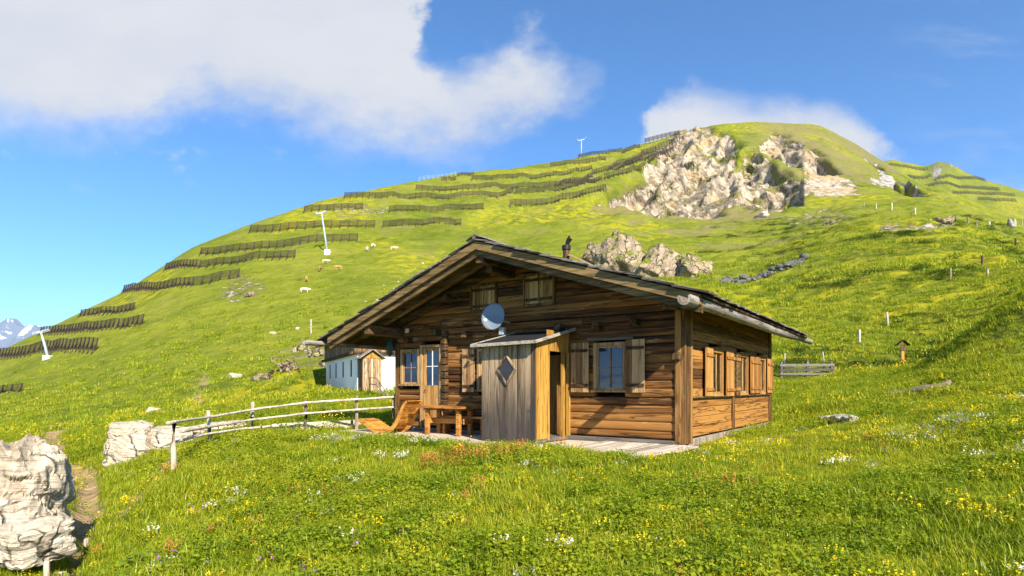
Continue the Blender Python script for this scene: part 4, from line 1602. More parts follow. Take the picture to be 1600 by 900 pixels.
# table, bench and curved lounger in front of the wall
def furniture():
    # local frame: x along the wall to the right, y away from the viewer
    p = from_chalet(-6.12, -0.62, -0.05)
    t_ = empty('wooden_table', p, CH_A, 'long orange brown wooden table standing in front of the chalet wall', 'table')
    mb = MB()
    for k in range(4):
        mb.box((-0.92, -0.40 + 0.18 * k, 0.70), (0.86, -0.40 + 0.18 * k + 0.175, 0.755))
    mb.build('tabletop', M['table'], t_, bevel=0.006)
    for x in (-0.46, 0.62):
        for y in (-0.26, 0.20):
            mb = MB()
            mb.box((x - 0.06, y - 0.045, 0), (x + 0.06, y + 0.045, 0.64), 0.5)
            mb.build('leg', M['table'], t_, bevel=0.008)
        mb = MB()
        mb.box((x - 0.05, -0.36, 0.642), (x + 0.05, 0.28, 0.698), 0.4)
        mb.build('bearer', M['table'], t_, bevel=0.006)
    mb = MB()
    mb.box((-0.398, -0.075, 0.30), (0.72, -0.02, 0.44), 0.6)
    mb.box((-0.43, -0.215, 0.30), (-0.40, 0.155, 0.44), 0.5)
    mb.box((0.722, -0.215, 0.30), (0.75, 0.155, 0.44), 0.5)
    mb.build('stretcher', M['table'], t_, bevel=0.006)
    b = empty('wooden_bench', from_chalet(-5.75, -0.33, -0.05), CH_A, 'brown wall bench half hidden behind the orange table', 'bench')
    mb = MB()
    for k in range(2):
        mb.box((-0.8, -0.15 + 0.15 * k, 0.44), (0.8, -0.005 + 0.15 * k, 0.49))
    mb.build('seat', M['table'], b, bevel=0.006)
    for x in (-0.65, 0.65):
        mb = MB()
        mb.box((x - 0.04, -0.12, 0), (x + 0.04, 0.12, 0.438), 0.3)
        mb.build('leg', M['table'], b, bevel=0.006)
    # lounger: two curved side boards with slats across
    L = empty('wooden_lounger', from_chalet(-7.75, -0.93, -0.05), CH_A, 'honey coloured curved wooden lounger left of the table', 'lounger')
    prof = [(-1.24, 0.32), (-1.05, 0.295), (-0.85, 0.22), (-0.62, 0.12), (-0.40, 0.06), (-0.15, 0.055), (0.05, 0.10), (0.22, 0.20), (0.36, 0.36), (0.46, 0.52), (0.55, 0.68), (0.64, 0.80), (0.72, 0.86)]
    P = []
    for k in range(61):
        q = k / 60 * (len(prof) - 1)
        i = min(int(q), len(prof) - 2)
        f = q - i
        p0, p1, p2, p3 = [Vector(prof[min(max(i + d_, 0), len(prof) - 1)]) for d_ in (-1, 0, 1, 2)]
        P.append(0.5 * ((2 * p1) + (p2 - p0) * f + (2 * p0 - 5 * p1 + 4 * p2 - p3) * f * f + (3 * p1 - p0 - 3 * p2 + p3) * f ** 3))
    for y in (-0.30, 0.29):
        mb = MB()
        vs = []
        for k, pt in enumerate(P):
            tn = (P[min(k + 1, 60)] - P[max(k - 1, 0)]).normalized()
            nn = Vector((-tn.y, tn.x))
            wd = 0.035 + 0.055 * math.sin(math.pi * k / 60)
            for yy in (y, y + 0.03):
                a, c = pt + nn * 0.02, pt - nn * wd
                vs += [(a.x, yy, a.y), (c.x, yy, max(c.y, 0.002))]
        fs = []
        for k in range(60):
            b_ = k * 4
            fs += [(b_, b_ + 4, b_ + 5, b_ + 1), (b_ + 2, b_ + 3, b_ + 7, b_ + 6), (b_, b_ + 2, b_ + 6, b_ + 4), (b_ + 1, b_ + 5, b_ + 7, b_ + 3)]
        fs += [(0, 1, 3, 2), (240, 242, 243, 241)]
        mb.add(vs, fs, 0.6)
        mb.build('side_board', M['lounger'], L)
    mb = MB()
    for k in range(1, 60, 2):
        a, c = P[k], P[k + 1]
        d_ = (c - a)
        mid_ = (a + c) / 2
        tn = d_.normalized()
        nn = Vector((-tn.y, tn.x))
        ctr = mid_ + nn * 0.026
        hl = d_.length * 0.82
        u = Vector((tn.x * hl, 0, tn.y * hl))
        wv = Vector((nn.x * 0.008, 0, nn.y * 0.008))
        c3 = Vector((ctr.x, 0, ctr.y))
        ya, yb = Vector((0, -0.30, 0)), Vector((0, 0.32, 0))
        mb.hexa([c3 - u - wv + ya, c3 + u - wv + ya, c3 + u - wv + yb, c3 - u - wv + yb, c3 - u + wv + ya, c3 + u + wv + ya, c3 + u + wv + yb, c3 - u + wv + yb])
    mb.build('slats', M['lounger'], L)


furniture()


# satellite dish, lantern, small wall box
def fittings():
    c = from_chalet(-4.62, -0.55, 2.95)
    d_ = empty('satellite_dish', c, CH_A + R(-4), 'round blue grey satellite dish above the porch roof', 'satellite dish')
    aim = Vector((0.26, -0.95, 0.20)).normalized()
    rot = aim.to_track_quat('Z', 'Y').to_matrix()
    mb = MB()
    vs, fs = [], []
    nr, na = 7, 36
    for i in range(nr + 1):
        q = i / nr
        for k in range(na):
            a = 2 * math.pi * k / na
            vs.append(rot @ Vector((0.315 * q * math.cos(a), 0.345 * q * math.sin(a), 0.075 * q * q)))
    for i in range(nr):
        for k in range(na):
            k2 = (k + 1) % na
            fs.append((i * na + k, (i + 1) * na + k, (i + 1) * na + k2, i * na + k2))
    mb.add(vs, fs, 0.5)
    o = mb.build('reflector', M['dish'], d_, smooth=True)
    s_ = o.modifiers.new('thick', 'SOLIDIFY')
    s_.thickness = 0.012
    tip = aim * 0.42 + Vector((-0.10, 0, -0.22))
    mb = MB()
    mb.tube([(0.02, 0.02, -0.33), tuple(aim * 0.2 + Vector((-0.03, 0, -0.33))), tip], 0.012, 8)
    mb.build('feed_arm', M['steel'], d_)
    mb = MB()
    mb.tube([tip, tip + (Vector((0, 0, 0.05)) - tip).normalized() * 0.10], [0.045, 0.038], 12)
    mb.build('receiver', M['whitewood'], d_, auto=40)
    mb = MB()
    mb.tube([(0.06, 0.06, 0.0), (0.10, 0.30, -0.10), (0.10, 0.50, -0.10)], 0.022, 8)
    mb.tube([(0.04, 0.04, 0.02), (0.16, 0.12, -0.40)], 0.02, 8)
    mb.box((0.10, 0.06, -0.44), (0.25, 0.16, -0.26), 0.5)
    mb.build('mount', M['steel'], d_, bevel=0.004)

    l_ = empty('wall_lantern', from_chalet(-8.78, -0.16, 2.10), CH_A, 'small dark green lantern hanging at the left corner under the eave', 'lantern')
    mb = MB()
    mb.tube([(0, 0, 0.30), (0, 0, 0.34), (0, 0, 0.50)], [0.13, 0.12, 0.07], 6)
    mb.tube([(0, 0, 0.05), (0, 0, 0.075)], [0.07, 0.09], 6)
    mb.tube([(0, 0, 0.0), (0, 0, 0.05)], [0.01, 0.05], 6)
    for k in range(6):
        a = 2 * math.pi * k / 6
        mb.tube([(0.085 * math.cos(a), 0.085 * math.sin(a), 0.07), (0.115 * math.cos(a), 0.115 * math.sin(a), 0.31)], 0.008, 5)
    mb.tube([(0, 0, 0.50), (0, 0.02, 0.56), (0.10, 0.10, 0.58), (0.2, 0.14, 0.55)], 0.012, 6)
    mb.build('lantern_body', M['lantern'], l_)
    mb = MB()
    mb.tube([(0, 0, 0.075), (0, 0, 0.30)], [0.072, 0.10], 6)
    mb.build('lantern_glass', M['glass'], l_)

    b_ = MB()
    b_.box((-0.06, -0.05, -0.06), (0.06, 0.0, 0.06), 0.5)
    b_.box((-0.035, -0.056, -0.035), (0.035, -0.052, 0.035), 0.9)
    o = b_.build('junction_box', M['curtain'], bevel=0.006)
    o.location = from_chalet(-8.05, -0.145, 2.83)
    o.rotation_euler = (0, 0, CH_A)
    tag(o, 'small cream square box high on the left part of the log wall', 'wall box')


fittings()


# ------------------------------------------------------------------ white farmhouse behind
def farmhouse():
    H0 = 2.32     # top of the white wall above its foot
    root = empty('white_farmhouse', WH, WH_A, 'white plastered farmhouse with dark wooden upper storey beyond the fence', 'house')
    Wd, Ln = 8.0, 12.0
    mb = MB()
    # left wall (x = 0 plane, running back) with four real openings
    tw = 0.35
    holes = []
    for f in (0.155, 0.385, 0.62, 0.84):
        y = Ln * f
        holes.append((y - 0.26, y + 0.26, 1.05, 2.05))
    ys = sorted({0.0, Ln} | {h_[0] for h_ in holes} | {h_[1] for h_ in holes})
    for a, b in zip(ys[:-1], ys[1:]):
        hole = next((h_ for h_ in holes if abs(h_[0] - a) < 1e-6), None)
        if hole:
            mb.box((0, a, -0.6), (tw, b, 1.05), 0.5)
            mb.box((0, a, 2.05), (tw, b, H0), 0.5)
        else:
            mb.box((0, a, -0.6), (tw, b, H0), 0.5)
    # front wall (y = 0 plane) with a window
    for a, b, c, d_ in ((tw, 3.05, -0.6, H0), (3.05, 3.95, -0.6, 1.55), (3.05, 3.95, 2.30, H0), (3.95, Wd, -0.6, H0)):
        mb.box((a, 0, c), (b, tw, d_), 0.5)
    mb.box((Wd - tw, tw, -0.6), (Wd, Ln, H0), 0.5)
    mb.box((tw, Ln - tw, -0.6), (Wd - tw, Ln, H0), 0.5)
    mb.build('wall', M['white'], root)
    for h_ in holes:
        w = MB()
        a, b, c, d_ = h_
        w.box((0.02, a, c), (0.2, a + 0.06, d_), 0.1)
        w.box((0.02, b - 0.06, c), (0.2, b, d_), 0.1)
        w.box((0.02, a + 0.06, d_ - 0.06), (0.2, b - 0.06, d_), 0.1)
        w.box((0.02, a + 0.06, c), (0.2, b - 0.06, c + 0.06), 0.1)
        o = w.build('window', M['gable'], root)
        g = MB()
        g.box((0.05, a + 0.06, c + 0.06), (0.06, b - 0.06, d_ - 0.06))
        g.build('pane', M['glass_dark'], o)
    w = MB()
    for a, b, c, d_ in ((2.97, 3.07, 1.47, 2.38), (3.93, 4.03, 1.47, 2.38), (3.07, 3.93, 2.28, 2.38), (3.07, 3.93, 1.47, 1.57)):
        w.box((a, -0.05, c), (b, 0.1, d_), 0.5)
    o = w.build('window', M['frame'], root)
    g = MB()
    g.box((3.07, 0.04, 1.57), (3.93, 0.05, 2.28))
    g.build('pane', M['glass'], o)
    # wooden storey: vertical boards, overhanging a little
    mb = MB()
    z0, z1 = H0 + 0.12, 3.55
    n = 58
    for k in range(n):
        y = Ln * k / n
        mb.box((-0.13, y, z0 - 0.02 * (k % 2)), (-0.10, y + Ln / n - 0.02, z1))
    for k in range(36):
        x = Wd * k / 36
        mb.box((x, -0.13, z0 - 0.03 * (k % 2)), (x + Wd / 36 - 0.02, -0.10, z1 + 0.28 * min(x, Wd - x) - 0.05))
    mb.box((-0.10, -0.10, z0), (Wd, Ln, z1 - 0.04), 0.3)
    mb.build('upper_storey', M['gable'], root)
    mb = MB()
    mb.box((-0.20, -0.2, H0), (0.0, Ln, H0 + 0.13), 0.05)
    mb.box((0.0, -0.2, H0), (Wd, 0.0, H0 + 0.13), 0.05)
    for k in range(30):
        y = Ln * (k + 0.3) / 30
        mb.box((-0.34, y, H0 - 0.02), (-0.201, y + 0.16, H0 + 0.14), random.uniform(0, 0.3))
    mb.build('floor_beam', M['beam_y'], root, bevel=0.01)
    mb = MB()
    rise = 0.28 * (Wd / 2)
    for sg in (0, 1):
        xa, xb = (-0.75, Wd / 2) if sg == 0 else (Wd + 0.75, Wd / 2)
        za, zb = z1 - 0.2, z1 + rise + 0.06
        a = [(xa, -0.8, za), (xb, -0.8, zb), (xb, Ln + 0.6, zb), (xa, Ln + 0.6, za)]
        if sg:
            a = [a[1], a[0], a[3], a[2]]
        mb.hexa(a + [(p[0], p[1], p[2] + 0.12) for p in a])
    mb.build('roof', M['redroof'], root)
    # little gabled entrance of striped boards
    x0, x1, y0 = 0.05, 1.08, -1.3
    mb = MB()
    for k in range(9):
        a = x0 + (x1 - x0) * k / 9
        mb.box((a + 0.006, y0, -0.3), (a + (x1 - x0) / 9 - 0.006, y0 + 0.04, 2.02), (0.15, 0.9, 0.4)[k % 3])
    en = mb.build('entrance', M['shed'], root)
    mb = MB()
    for k in range(5):
        y = y0 + 0.042 + 1.2 * k / 5
        mb.box((x0 - 0.01, y, -0.3), (x0 + 0.03, y + 0.238, 2.05), 0.1 + 0.1 * (k % 2))
    mb.build('entrance_side', M['gable'], en)
    mb = MB()
    for k in range(5):
        y = y0 + 0.042 + 1.2 * k / 5
        mb.box((x1 - 0.03, y, -0.3), (x1, y + 0.238, 2.05), 0.4)
    mb.build('entrance_side', M['gable'], en)
    mb = MB()
    xm = (x0 + x1) / 2
    mb.add([(x0, y0 - 0.02, 2.02), (x1, y0 - 0.02, 2.02), (xm, y0 - 0.02, 2.42), (x0, y0 + 0.04, 2.02), (x1, y0 + 0.04, 2.02), (xm, y0 + 0.04, 2.42)],
           [(0, 1, 2), (5, 4, 3), (0, 3, 4, 1), (1, 4, 5, 2), (2, 5, 3, 0)], 0.8)
    mb.build('entrance_gable', M['porch_side'], en)
    mb = MB()
    for sg, xa in ((0, x0 - 0.2), (1, x1 + 0.2)):
        a = [(xa, y0 - 0.22, 1.98), (xm, y0 - 0.22, 2.48), (xm, 0.0, 2.48), (xa, 0.0, 1.98)]
        if sg:
            a = [a[1], a[0], a[3], a[2]]
        mb.hexa(a + [(p[0], p[1], p[2] + 0.05) for p in a], 0.7)
    mb.build('entrance_roof', M['gutter'], en)
    # tubular handrail of the entrance steps
    hr = empty('metal_handrail', at(593, 620, 29.0), WH_A, 'bent grey tube handrail beside the striped farmhouse entrance', 'handrail')
    base = Vector(hr.location)
    inv = Matrix.Rotation(-WH_A, 3, 'Z')

    def P_(px, py, Y):
        return inv @ (at(px, py, Y) - base)
    for top, dY in (((578, 590), 0.0), ((577, 600), 0.35)):
        mb = MB()
        pts = [P_(578, 612, 29 + dY), P_(top[0], top[1], 29 + dY), P_(588, top[1] + 1, 28.6 + dY), P_(598, top[1] + 14, 28 + dY), P_(607, top[1] + 30, 27.4 + dY)]
        mb.tube(pts, 0.025, 7)
        mb.tube([P_(592, top[1] + 6, 28.4 + dY), P_(592, 636, 28.4 + dY)], 0.022, 7)
        mb.tube([P_(605, top[1] + 27, 27.5 + dY), P_(605, 645, 27.5 + dY)], 0.022, 7)
        mb.build('rail', M['darksteel'], hr, smooth=True)


farmhouse()


# ------------------------------------------------------------------ rail fence on the left
def rail_fence():
    posts = [(272, 738, 11.4, 0.95), (326, 694, 14.0, 0.80), (394, 674, 16.0, 0.80), (478, 670, 17.0, 0.86), (557, 660, 17.4, 0.80), (615, 655, 17.75, 0.75)]
    base = at(*posts[0][:3])
    base.z = float(ground_z(base.x, base.y)[0])
    root = empty('rail_fence', base, 0, 'bleached post and rail fence running from the meadow to the chalet corner', 'fence')
    tops = []
    for px, py, Y, h in posts:
        p = at(px, py, Y)
        g = float(ground_z(p.x, p.y)[0])
        z1 = p.z + h
        mb = MB()
        q = Vector((p.x, p.y, 0)) - Vector((base.x, base.y, 0))
        mb.tube([(q.x, q.y, min(g, p.z) - base.z - 0.2), (q.x + random.uniform(-.02, .02), q.y, (p.z + z1) / 2 - base.z), (q.x + random.uniform(-.03, .03), q.y, z1 - base.z)], [0.055, 0.05, 0.045], 9, wob=0.08)
        mb.build('post', M['fpost'], root, auto=45)
        tops.append(Vector((q.x, q.y - 0.06, p.z - base.z)))
    rails = [
        [(262, 661, 11.1), (326, 652, 13.9), (394, 640, 15.9), (478, 629, 16.9), (557, 624, 17.35), (619, 620, 17.75)],
        [(285, 674, 11.9), (326, 667, 13.9), (394, 656, 15.9), (478, 646, 16.9), (557, 640, 17.35), (619, 636, 17.75)],
        [(248, 697, 11.0), (320, 679, 13.5), (380, 670, 15.5), (424, 666, 16.3)],
    ]
    for line in rails:
        pts = [at(px, py, Y - 0.08) - base for px, py, Y in line]
        dense = []
        for a, b in zip(pts[:-1], pts[1:]):
            for k in range(6):
                dense.append(a.lerp(b, k / 6) + Vector((0, 0, random.uniform(-.005, .005))))
        dense.append(pts[-1])
        mb = MB()
        mb.tube(dense, [0.032 * random.uniform(0.85, 1.15) for _ in dense], 8)
        mb.build('rail', M['rail'], root, smooth=True)
    # low timber edging of the terrace
    mb = MB()
    a, b = at(424, 663, 16.6), at(565, 657, 18.6)
    for k in range(3):
        p, q = a.lerp(b, k / 3), a.lerp(b, (k + 0.98) / 3)
        p.z = q.z = 0
        mb.hexa([(p.x, p.y, -0.25), (q.x, q.y, -0.25), (q.x + .02, q.y + 0.08, -0.25), (p.x + .02, p.y + 0.08, -0.25), (p.x, p.y, 0.16), (q.x, q.y, 0.18), (q.x + .02, q.y + 0.08, 0.18), (p.x + .02, p.y + 0.08, 0.16)])
    o = mb.build('timber_edging', M['deck'], bevel=0.01)
    tag(o, 'low pale board edging along the terrace below the rail fence', 'edging')


rail_fence()


# ------------------------------------------------------------------ rocks
def rock_mesh(name, size, mat, seed, sub=5, rough=0.28, freq=1.3, strata=0.0, flat=0.0, nstr=7, cube=0.55, flare=0.0):
    import bmesh
    bm = bmesh.new()
    bmesh.ops.create_icosphere(bm, subdivisions=sub, radius=1.0)
    off = Vector((seed * 13.7, seed * 5.1, -seed * 3.3))
    for v in bm.verts:
        d = v.co.normalized()
        # boxy block: pull the ball out towards a cube
        m_ = max(abs(d.x), abs(d.y), abs(d.z))
        base = d * (1 - cube) + (d / m_) * cube
        n = mnoise.fractal(d * freq + off, 1.0, 2.0, 5)
        n2 = mnoise.ridged_multi_fractal(d * freq * 1.7 + off, 0.9, 2.1, 4, 1.0, 2.0) - 1.2
        p = base * (1 + rough * n + rough * 0.25 * n2)
        if strata:
            zz = p.z * nstr + 1.3 * mnoise.noise(Vector((p.x * 1.2, p.y * 1.2, 0)) + off) + 0.25 * p.x * nstr
            lay = math.floor(zz)
            fz = zz - lay
            rnd = mnoise.noise(Vector((lay * 3.71, seed * 1.3, 0.5))) * 2
            nb = mnoise.noise(Vector((math.atan2(p.y, p.x) * 2.2, lay * 2.3, seed))) * 0.7
            groove = -0.9 * math.exp(-((fz - 0.5) * 2 / 0.98) ** 2 * 0) if False else (-0.6 if fz < 0.16 else 0.0)
            k = 1 + strata * (rnd + nb + groove)
            p.x *= k
            p.y *= k
        fl_ = 1 + flare * max(0.0, 0.25 - p.z)
        v.co = Vector((p.x * size[0] * fl_, p.y * size[1] * fl_, p.z * size[2]))
    me = bpy.data.meshes.new(name)
    bm.to_mesh(me)
    bm.free()
    me.materials.append(mat)
    me.polygons.foreach_set('use_smooth', np.ones(len(me.polygons), bool))
    me.set_sharp_from_angle(angle=R(32))
    o = bpy.data.objects.new(name, me)
    COL.objects.link(o)
    return o


def rocks():
    g = at(18, 880, 7.2)
    o = rock_mesh('boulder', (0.46, 0.55, 1.16), M['pale_rock'], 3, 6, 0.17, 1.5, 0.095, nstr=5.5, cube=0.42, flare=0.28)
    o.location = (g.x - 0.36, g.y + 0.42, -0.66)
    o.rotation_euler = (R(-4), R(7), R(15))
    tag(o, 'big pale layered boulder at the left edge of the meadow', 'boulder')
    o = rock_mesh('boulder', (0.34, 0.32, 0.25), M['pale_rock'], 8, 5, 0.2, 1.2, 0.05, nstr=4)
    o.location = at(52, 848, 6.9)
    o.rotation_euler = (R(5), R(-6), R(70))
    tag(o, 'crumbly tan rock lying against the foot of the big pale boulder', 'boulder')
    o = rock_mesh('rock_outcrop', (0.46, 0.55, 0.62), M['pale_rock'], 12, 6, 0.12, 1.2, 0.06, nstr=4.5)
    p = at(196, 700, 14.2)
    o.location = (p.x, p.y + 0.2, p.z + 0.02)
    o.rotation_euler = (R(3), R(4), R(20))
    tag(o, 'tall cracked pale rock block left of the fence end', 'rock')
    o = rock_mesh('rock_outcrop', (0.80, 0.5, 0.50), M['pale_rock'], 21, 6, 0.14, 1.3, 0.06, nstr=4.5)
    p = at(248, 698, 14.4)
    o.location = (p.x + 0.05, p.y + 0.35, p.z - 0.02)
    o.rotation_euler = (R(0), R(-5), R(-10))
    tag(o, 'layered pale rock ledge directly behind the first fence post', 'rock')
    o = rock_mesh('rock_outcrop', (1.1, 0.4, 0.22), M['pale_rock'], 33, 5, 0.18, 1.4, 0.06, nstr=3)
    p = at(312, 676, 16.2)
    o.location = (p.x, p.y + 0.4, p.z)
    o.rotation_euler = (0, R(-8), R(8))
    tag(o, 'low flat pale rock under the rails between the first fence posts', 'rock')
    # mid-slope outcrops above the chalet roof
    for (px, py, Y, sx, sz, sd, lab, rz, ry) in (
            (985, 405, 98, 4.6, 4.6, 41, 'broad sunlit tan outcrop just above the right roof slope, leftmost of three', 20, 25),
            (1045, 416, 92, 3.5, 3.8, 52, 'craggy outcrop with a dark left flank in the middle of three above the roof', -10, 30),
            (1092, 416, 90, 2.9, 2.7, 63, 'split grey tan outcrop above the roof, rightmost of three', 15, 20),
            (938, 398, 105, 3.0, 1.6, 71, 'low dull outcrop peeping out of the turf behind the chimney', 10, 20)):
        o = rock_mesh('rock_outcrop', (sx, sx * 0.7, sz), M['outcrop'], sd, 5, 0.34, 1.3)
        p = at(px, py, Y)
        o.location = (p.x, p.y + 2.8, p.z - 0.45)
        o.rotation_euler = (R(-36), R(ry), R(rz))
        tag(o, lab, 'outcrop')
    for (px, py, r_, lab) in ((427, 522, 0.55, 'flat white stone on the slope left of the pole'), (466, 514, 0.42, 'white stone lying just left of the marker pole'),
                              (118 + 250, 590, 0.5, 'pale boulder on the bank left of the farmhouse shadow'), (432, 565, 0.55, 'tan stone half sunk in the grassy bank'),
                              (241, 643, 0.42, 'pale stone beside the head of the fence'), (508, 530, 0.75, 'dark cracked rock at the top of the bank'),
                              (1472, 348, 1.6, 'grey rock in the torn bank on the right hillside'), (1296, 350, 1.2, 'dark rock on the mid slope under the scree'),
                              (1190, 338, 2.2, 'single white block at the foot of the scree'), (88, 884, 0.10, 'small white stone at the foot of the big boulder'), (392, 462, 1.3, 'grey stone in the bare patch on the left slope')):
        o = rock_mesh('stone', (r_, r_ * 0.7, r_ * 0.5), M['pale_rock'] if 'white' in lab or 'pale' in lab else M['outcrop'], px * 0.1, 3, 0.3)
        p = spot(px, py)
        o.location = (p.x, p.y, p.z + r_ * 0.12)
        o.rotation_euler = (R(8), R(-6), px * 0.3)
        tag(o, lab, 'stone')
    for k, (px, py, r_, lab) in enumerate(((474, 548, 0.9, 'cracked grey rock with a dark hollow, right half of the bank top'), (497, 556, 0.8, 'tan rock on the sunny face of the bank beside the farmhouse roof'),
                                           (450, 575, 0.6, 'small broken rock in the middle of the grassy bank'), (412, 592, 0.7, 'pale rock at the foot of the bank above the fence rails'), (522, 572, 0.9, 'light rock patch right behind the farmhouse corner'))):
        o = rock_mesh('bank_rock', (r_ * 1.3, r_, r_ * 0.75), M['outcrop'], 90 + k, 4, 0.38)
        p = spot(px, py, 26)
        o.location = (p.x, p.y + 0.5 * r_, p.z - 0.1 * r_)
        o.rotation_euler = (R(-20), R(12), k * 0.9)
        tag(o, lab, 'rock')
    # scattered white stones in the pasture over the left roof slope
    proto = None
    for k, (px, py) in enumerate([(628, 424), (638, 430), (622, 441), (627, 436), (615, 452), (648, 420), (606, 462), (640, 445), (590, 470), (677, 402), (660, 412), (600, 447), (571, 472), (618, 468)]):
        p = spot(px, py, 60)
        if proto is None:
            proto = rock_mesh('pasture_stone', (0.5, 0.4, 0.28), M['pale_rock'], 5, 3, 0.3)
            o = proto
        else:
            o = proto.copy()
            COL.objects.link(o)
        o.location = (p.x, p.y, p.z + 0.1)
        o.rotation_euler = (0, 0, k * 1.3)
        f = random.uniform(0.25, 0.65)
        o.scale = (f, f, f)
        tag(o, 'small pale stone in the pasture just above the left roof slope', 'stone', 'pale stones strewn in the pasture above the roof')


rocks()


def stone_walls():
    def stones(name, line, n, r0, r1, rows, mat, label, cat, ymin=3.0):
        import bmesh
        bm = bmesh.new()
        pts = [spot(px, py, ymin) for px, py in line]
        seg = [(b - a).length for a, b in zip(pts[:-1], pts[1:])]
        tot = sum(seg)
        base = pts[0]
        for row in range(rows):
            for k in range(n):
                d_ = tot * (k + 0.5 * (row % 2) + random.uniform(-.2, .2)) / n
                d_ = min(max(d_, 0), tot * 0.999)
                i = 0
                while d_ > seg[i]:
                    d_ -= seg[i]
                    i += 1
                p = pts[i].lerp(pts[i + 1], d_ / seg[i])
                gz = float(ground_z(p.x, p.y)[0])
                rr = random.uniform(r0, r1)
                res = bmesh.ops.create_icosphere(bm, subdivisions=2, radius=1.0)
                off = Vector((random.uniform(0, 99), row, k))
                R3 = Matrix.Rotation(random.uniform(0, 6), 3, 'Z')
                ctr = Vector((p.x, p.y + random.uniform(-.3, .3) * rr, gz + rr * (0.35 + 1.0 * row))) - base
                for v in res['verts']:
                    d3 = v.co.normalized()
                    m_ = max(abs(d3.x), abs(d3.y), abs(d3.z))
                    q = (d3 * 0.3 + d3 / m_ * 0.7) * (1 + 0.38 * mnoise.noise(d3 * 1.6 + off))
                    v.co = ctr + R3 @ Vector((q.x * rr * 1.15, q.y * rr * 0.8, q.z * rr * 0.62))
        me = bpy.data.meshes.new(name)
        bm.to_mesh(me)
        bm.free()
        me.materials.append(mat)
        o = bpy.data.objects.new(name, me)
        o.location = base
        COL.objects.link(o)
        tag(o, label, cat)
    stones('dry_stone_wall', [(1132, 443), (1165, 440), (1200, 432), (1232, 420), (1258, 408)], 30, 0.22, 0.62, 2, M['stone'], 'tumbled grey dry stone wall on the slope right of the roof', 'stone wall', 40)
    stones('stone_edging', [(1268, 661), (1290, 659), (1315, 660), (1338, 661)], 18, 0.14, 0.20, 1, M['edge_stone'], 'low row of flat grey stones in the lawn right of the chalet', 'stone wall')


stone_walls()

# ------------------------------------------------------------------ things on the right hillside


def pole(px, py0, py1, rad, mat, label, group=None, name='fence_post', ymin=3.0, lean=0.0, cat='post'):
    p = spot(px, py1, ymin)
    h = (py1 - py0) / FPX * p.y
    mb = MB()
    mb.tube([(0, 0, -0.25), (lean * 0.5, 0, h * 0.5), (lean, 0, h * 0.96), (lean, 0, h)], [rad, rad * 0.95, rad * 0.88, rad * 0.6], 9, wob=0.06)
    o = mb.build(name, mat, auto=45)
    o.location = p
    tag(o, label, cat, group)
    return o


M['greypost'] = M['fpost']
pole(1343, 515, 536, 0.07, M['rail'], 'white weathered post upslope from the roadside gate')
pole(1388, 487, 508, 0.09, M['greypost'], 'leaning grey post on the hummocky slope above the shrine', lean=-0.12)
pole(1485, 419, 437, 0.10, M['greypost'], 'thin grey post at the left end of the bright yellow slope')
pole(1535, 399, 416, 0.13, M['gable'], 'dark brown post high on the bright yellow slope')
pole(1543, 420, 431, 0.11, M['rail'], 'short white post in the green hollow at right')
pole(1587, 372, 388, 0.14, M['gable'], 'thick dark post close to the right edge of the picture')
pole(486, 499, 521, 0.10, M['rail'], 'white marker pole on the slope above the farmhouse roof', name='marker_pole', cat='pole', ymin=30)
pole(135, 815, 850, 0.035, M['fpost'], 'short weathered stake beside the footpath below the boulder', name='stake', cat='stake', ymin=4)
pole(73, 872, 904, 0.035, M['fpost'], 'pale stake in front of the big boulder at the lower left', name='stake', cat='stake', ymin=4)
pole(1226, 552, 568, 0.05, M['fpost'], 'thin post behind the left end of the grey gate', ymin=20)
pole(1288, 549, 568, 0.05, M['fpost'], 'thin leaning post behind the right end of the grey gate', ymin=20, lean=-0.1)
for k, (px, a, b) in enumerate([(1350, 317, 323), (1369, 318, 326), (1393.5, 317, 328), (1430, 325, 335), (1494, 338, 347), (1512, 339, 349), (1526, 345, 353), (1546, 347, 354), (1597, 344, 352)]):
    pole(px, a, b, 0.16, M['rail'] if k in (1, 2, 3, 7) else M['fpost'], 'tiny pasture fence post along the ridge line below the far hill', 'pasture fence posts along the ridge', ymin=60)


def gate():
    p = spot(1260, 589, 12)
    Y = p.y
    wd = 76 / FPX * Y
    h = 23 / FPX * Y
    root = empty('wooden_gate', p, R(-4), 'low grey wooden gate of three boards beyond the chalet corner', 'gate')
    for x, hh in ((-wd / 2, h), (0.02 * wd, h * 1.18), (wd / 2, h * 1.02)):
        mb = MB()
        mb.box((x - 0.06, -0.06, -0.3), (x + 0.06, 0.06, hh), 0.5, 0.01)
        mb.build('post', M['gate'], root, bevel=0.012)
    for z in (0.18, 0.48, 0.80):
        mb = MB()
        mb.box((-wd / 2 - 0.1, -0.10, h * z - 0.055), (wd / 2 + 0.1, -0.062, h * z + 0.055), None, 0.012)
        mb.build('board', M['gate'], root)


gate()


def shrine():
    p = spot(1410, 573, 12)
    h = 41 / FPX * p.y
    root = empty('wayside_shrine', p, R(-12), 'amber wooden wayside shrine with a little gabled roof', 'shrine')
    mb = MB()
    mb.box((-0.075, -0.06, -0.3), (0.075, 0.06, h * 0.80), 0.6)
    mb.build('post', M['shrine'], root, bevel=0.012)
    mb = MB()
    mb.box((-0.11, -0.09, h * 0.60), (0.11, -0.062, h * 0.84), 0.3)
    mb.build('crucifix_board', M['gable'], root, bevel=0.006)
    mb = MB()
    w_ = 0.30
    for sg in (-1, 1):
        a = [(sg * w_, -0.22, h * 0.80), (0, -0.22, h), (0, 0.16, h), (sg * w_, 0.16, h * 0.80)]
        if sg > 0:
            a = [a[1], a[0], a[3], a[2]]
        mb.hexa(a + [(q[0], q[1], q[2] + 0.035) for q in a], 0.3)
    mb.build('roof', M['soffit'], root)


shrine()


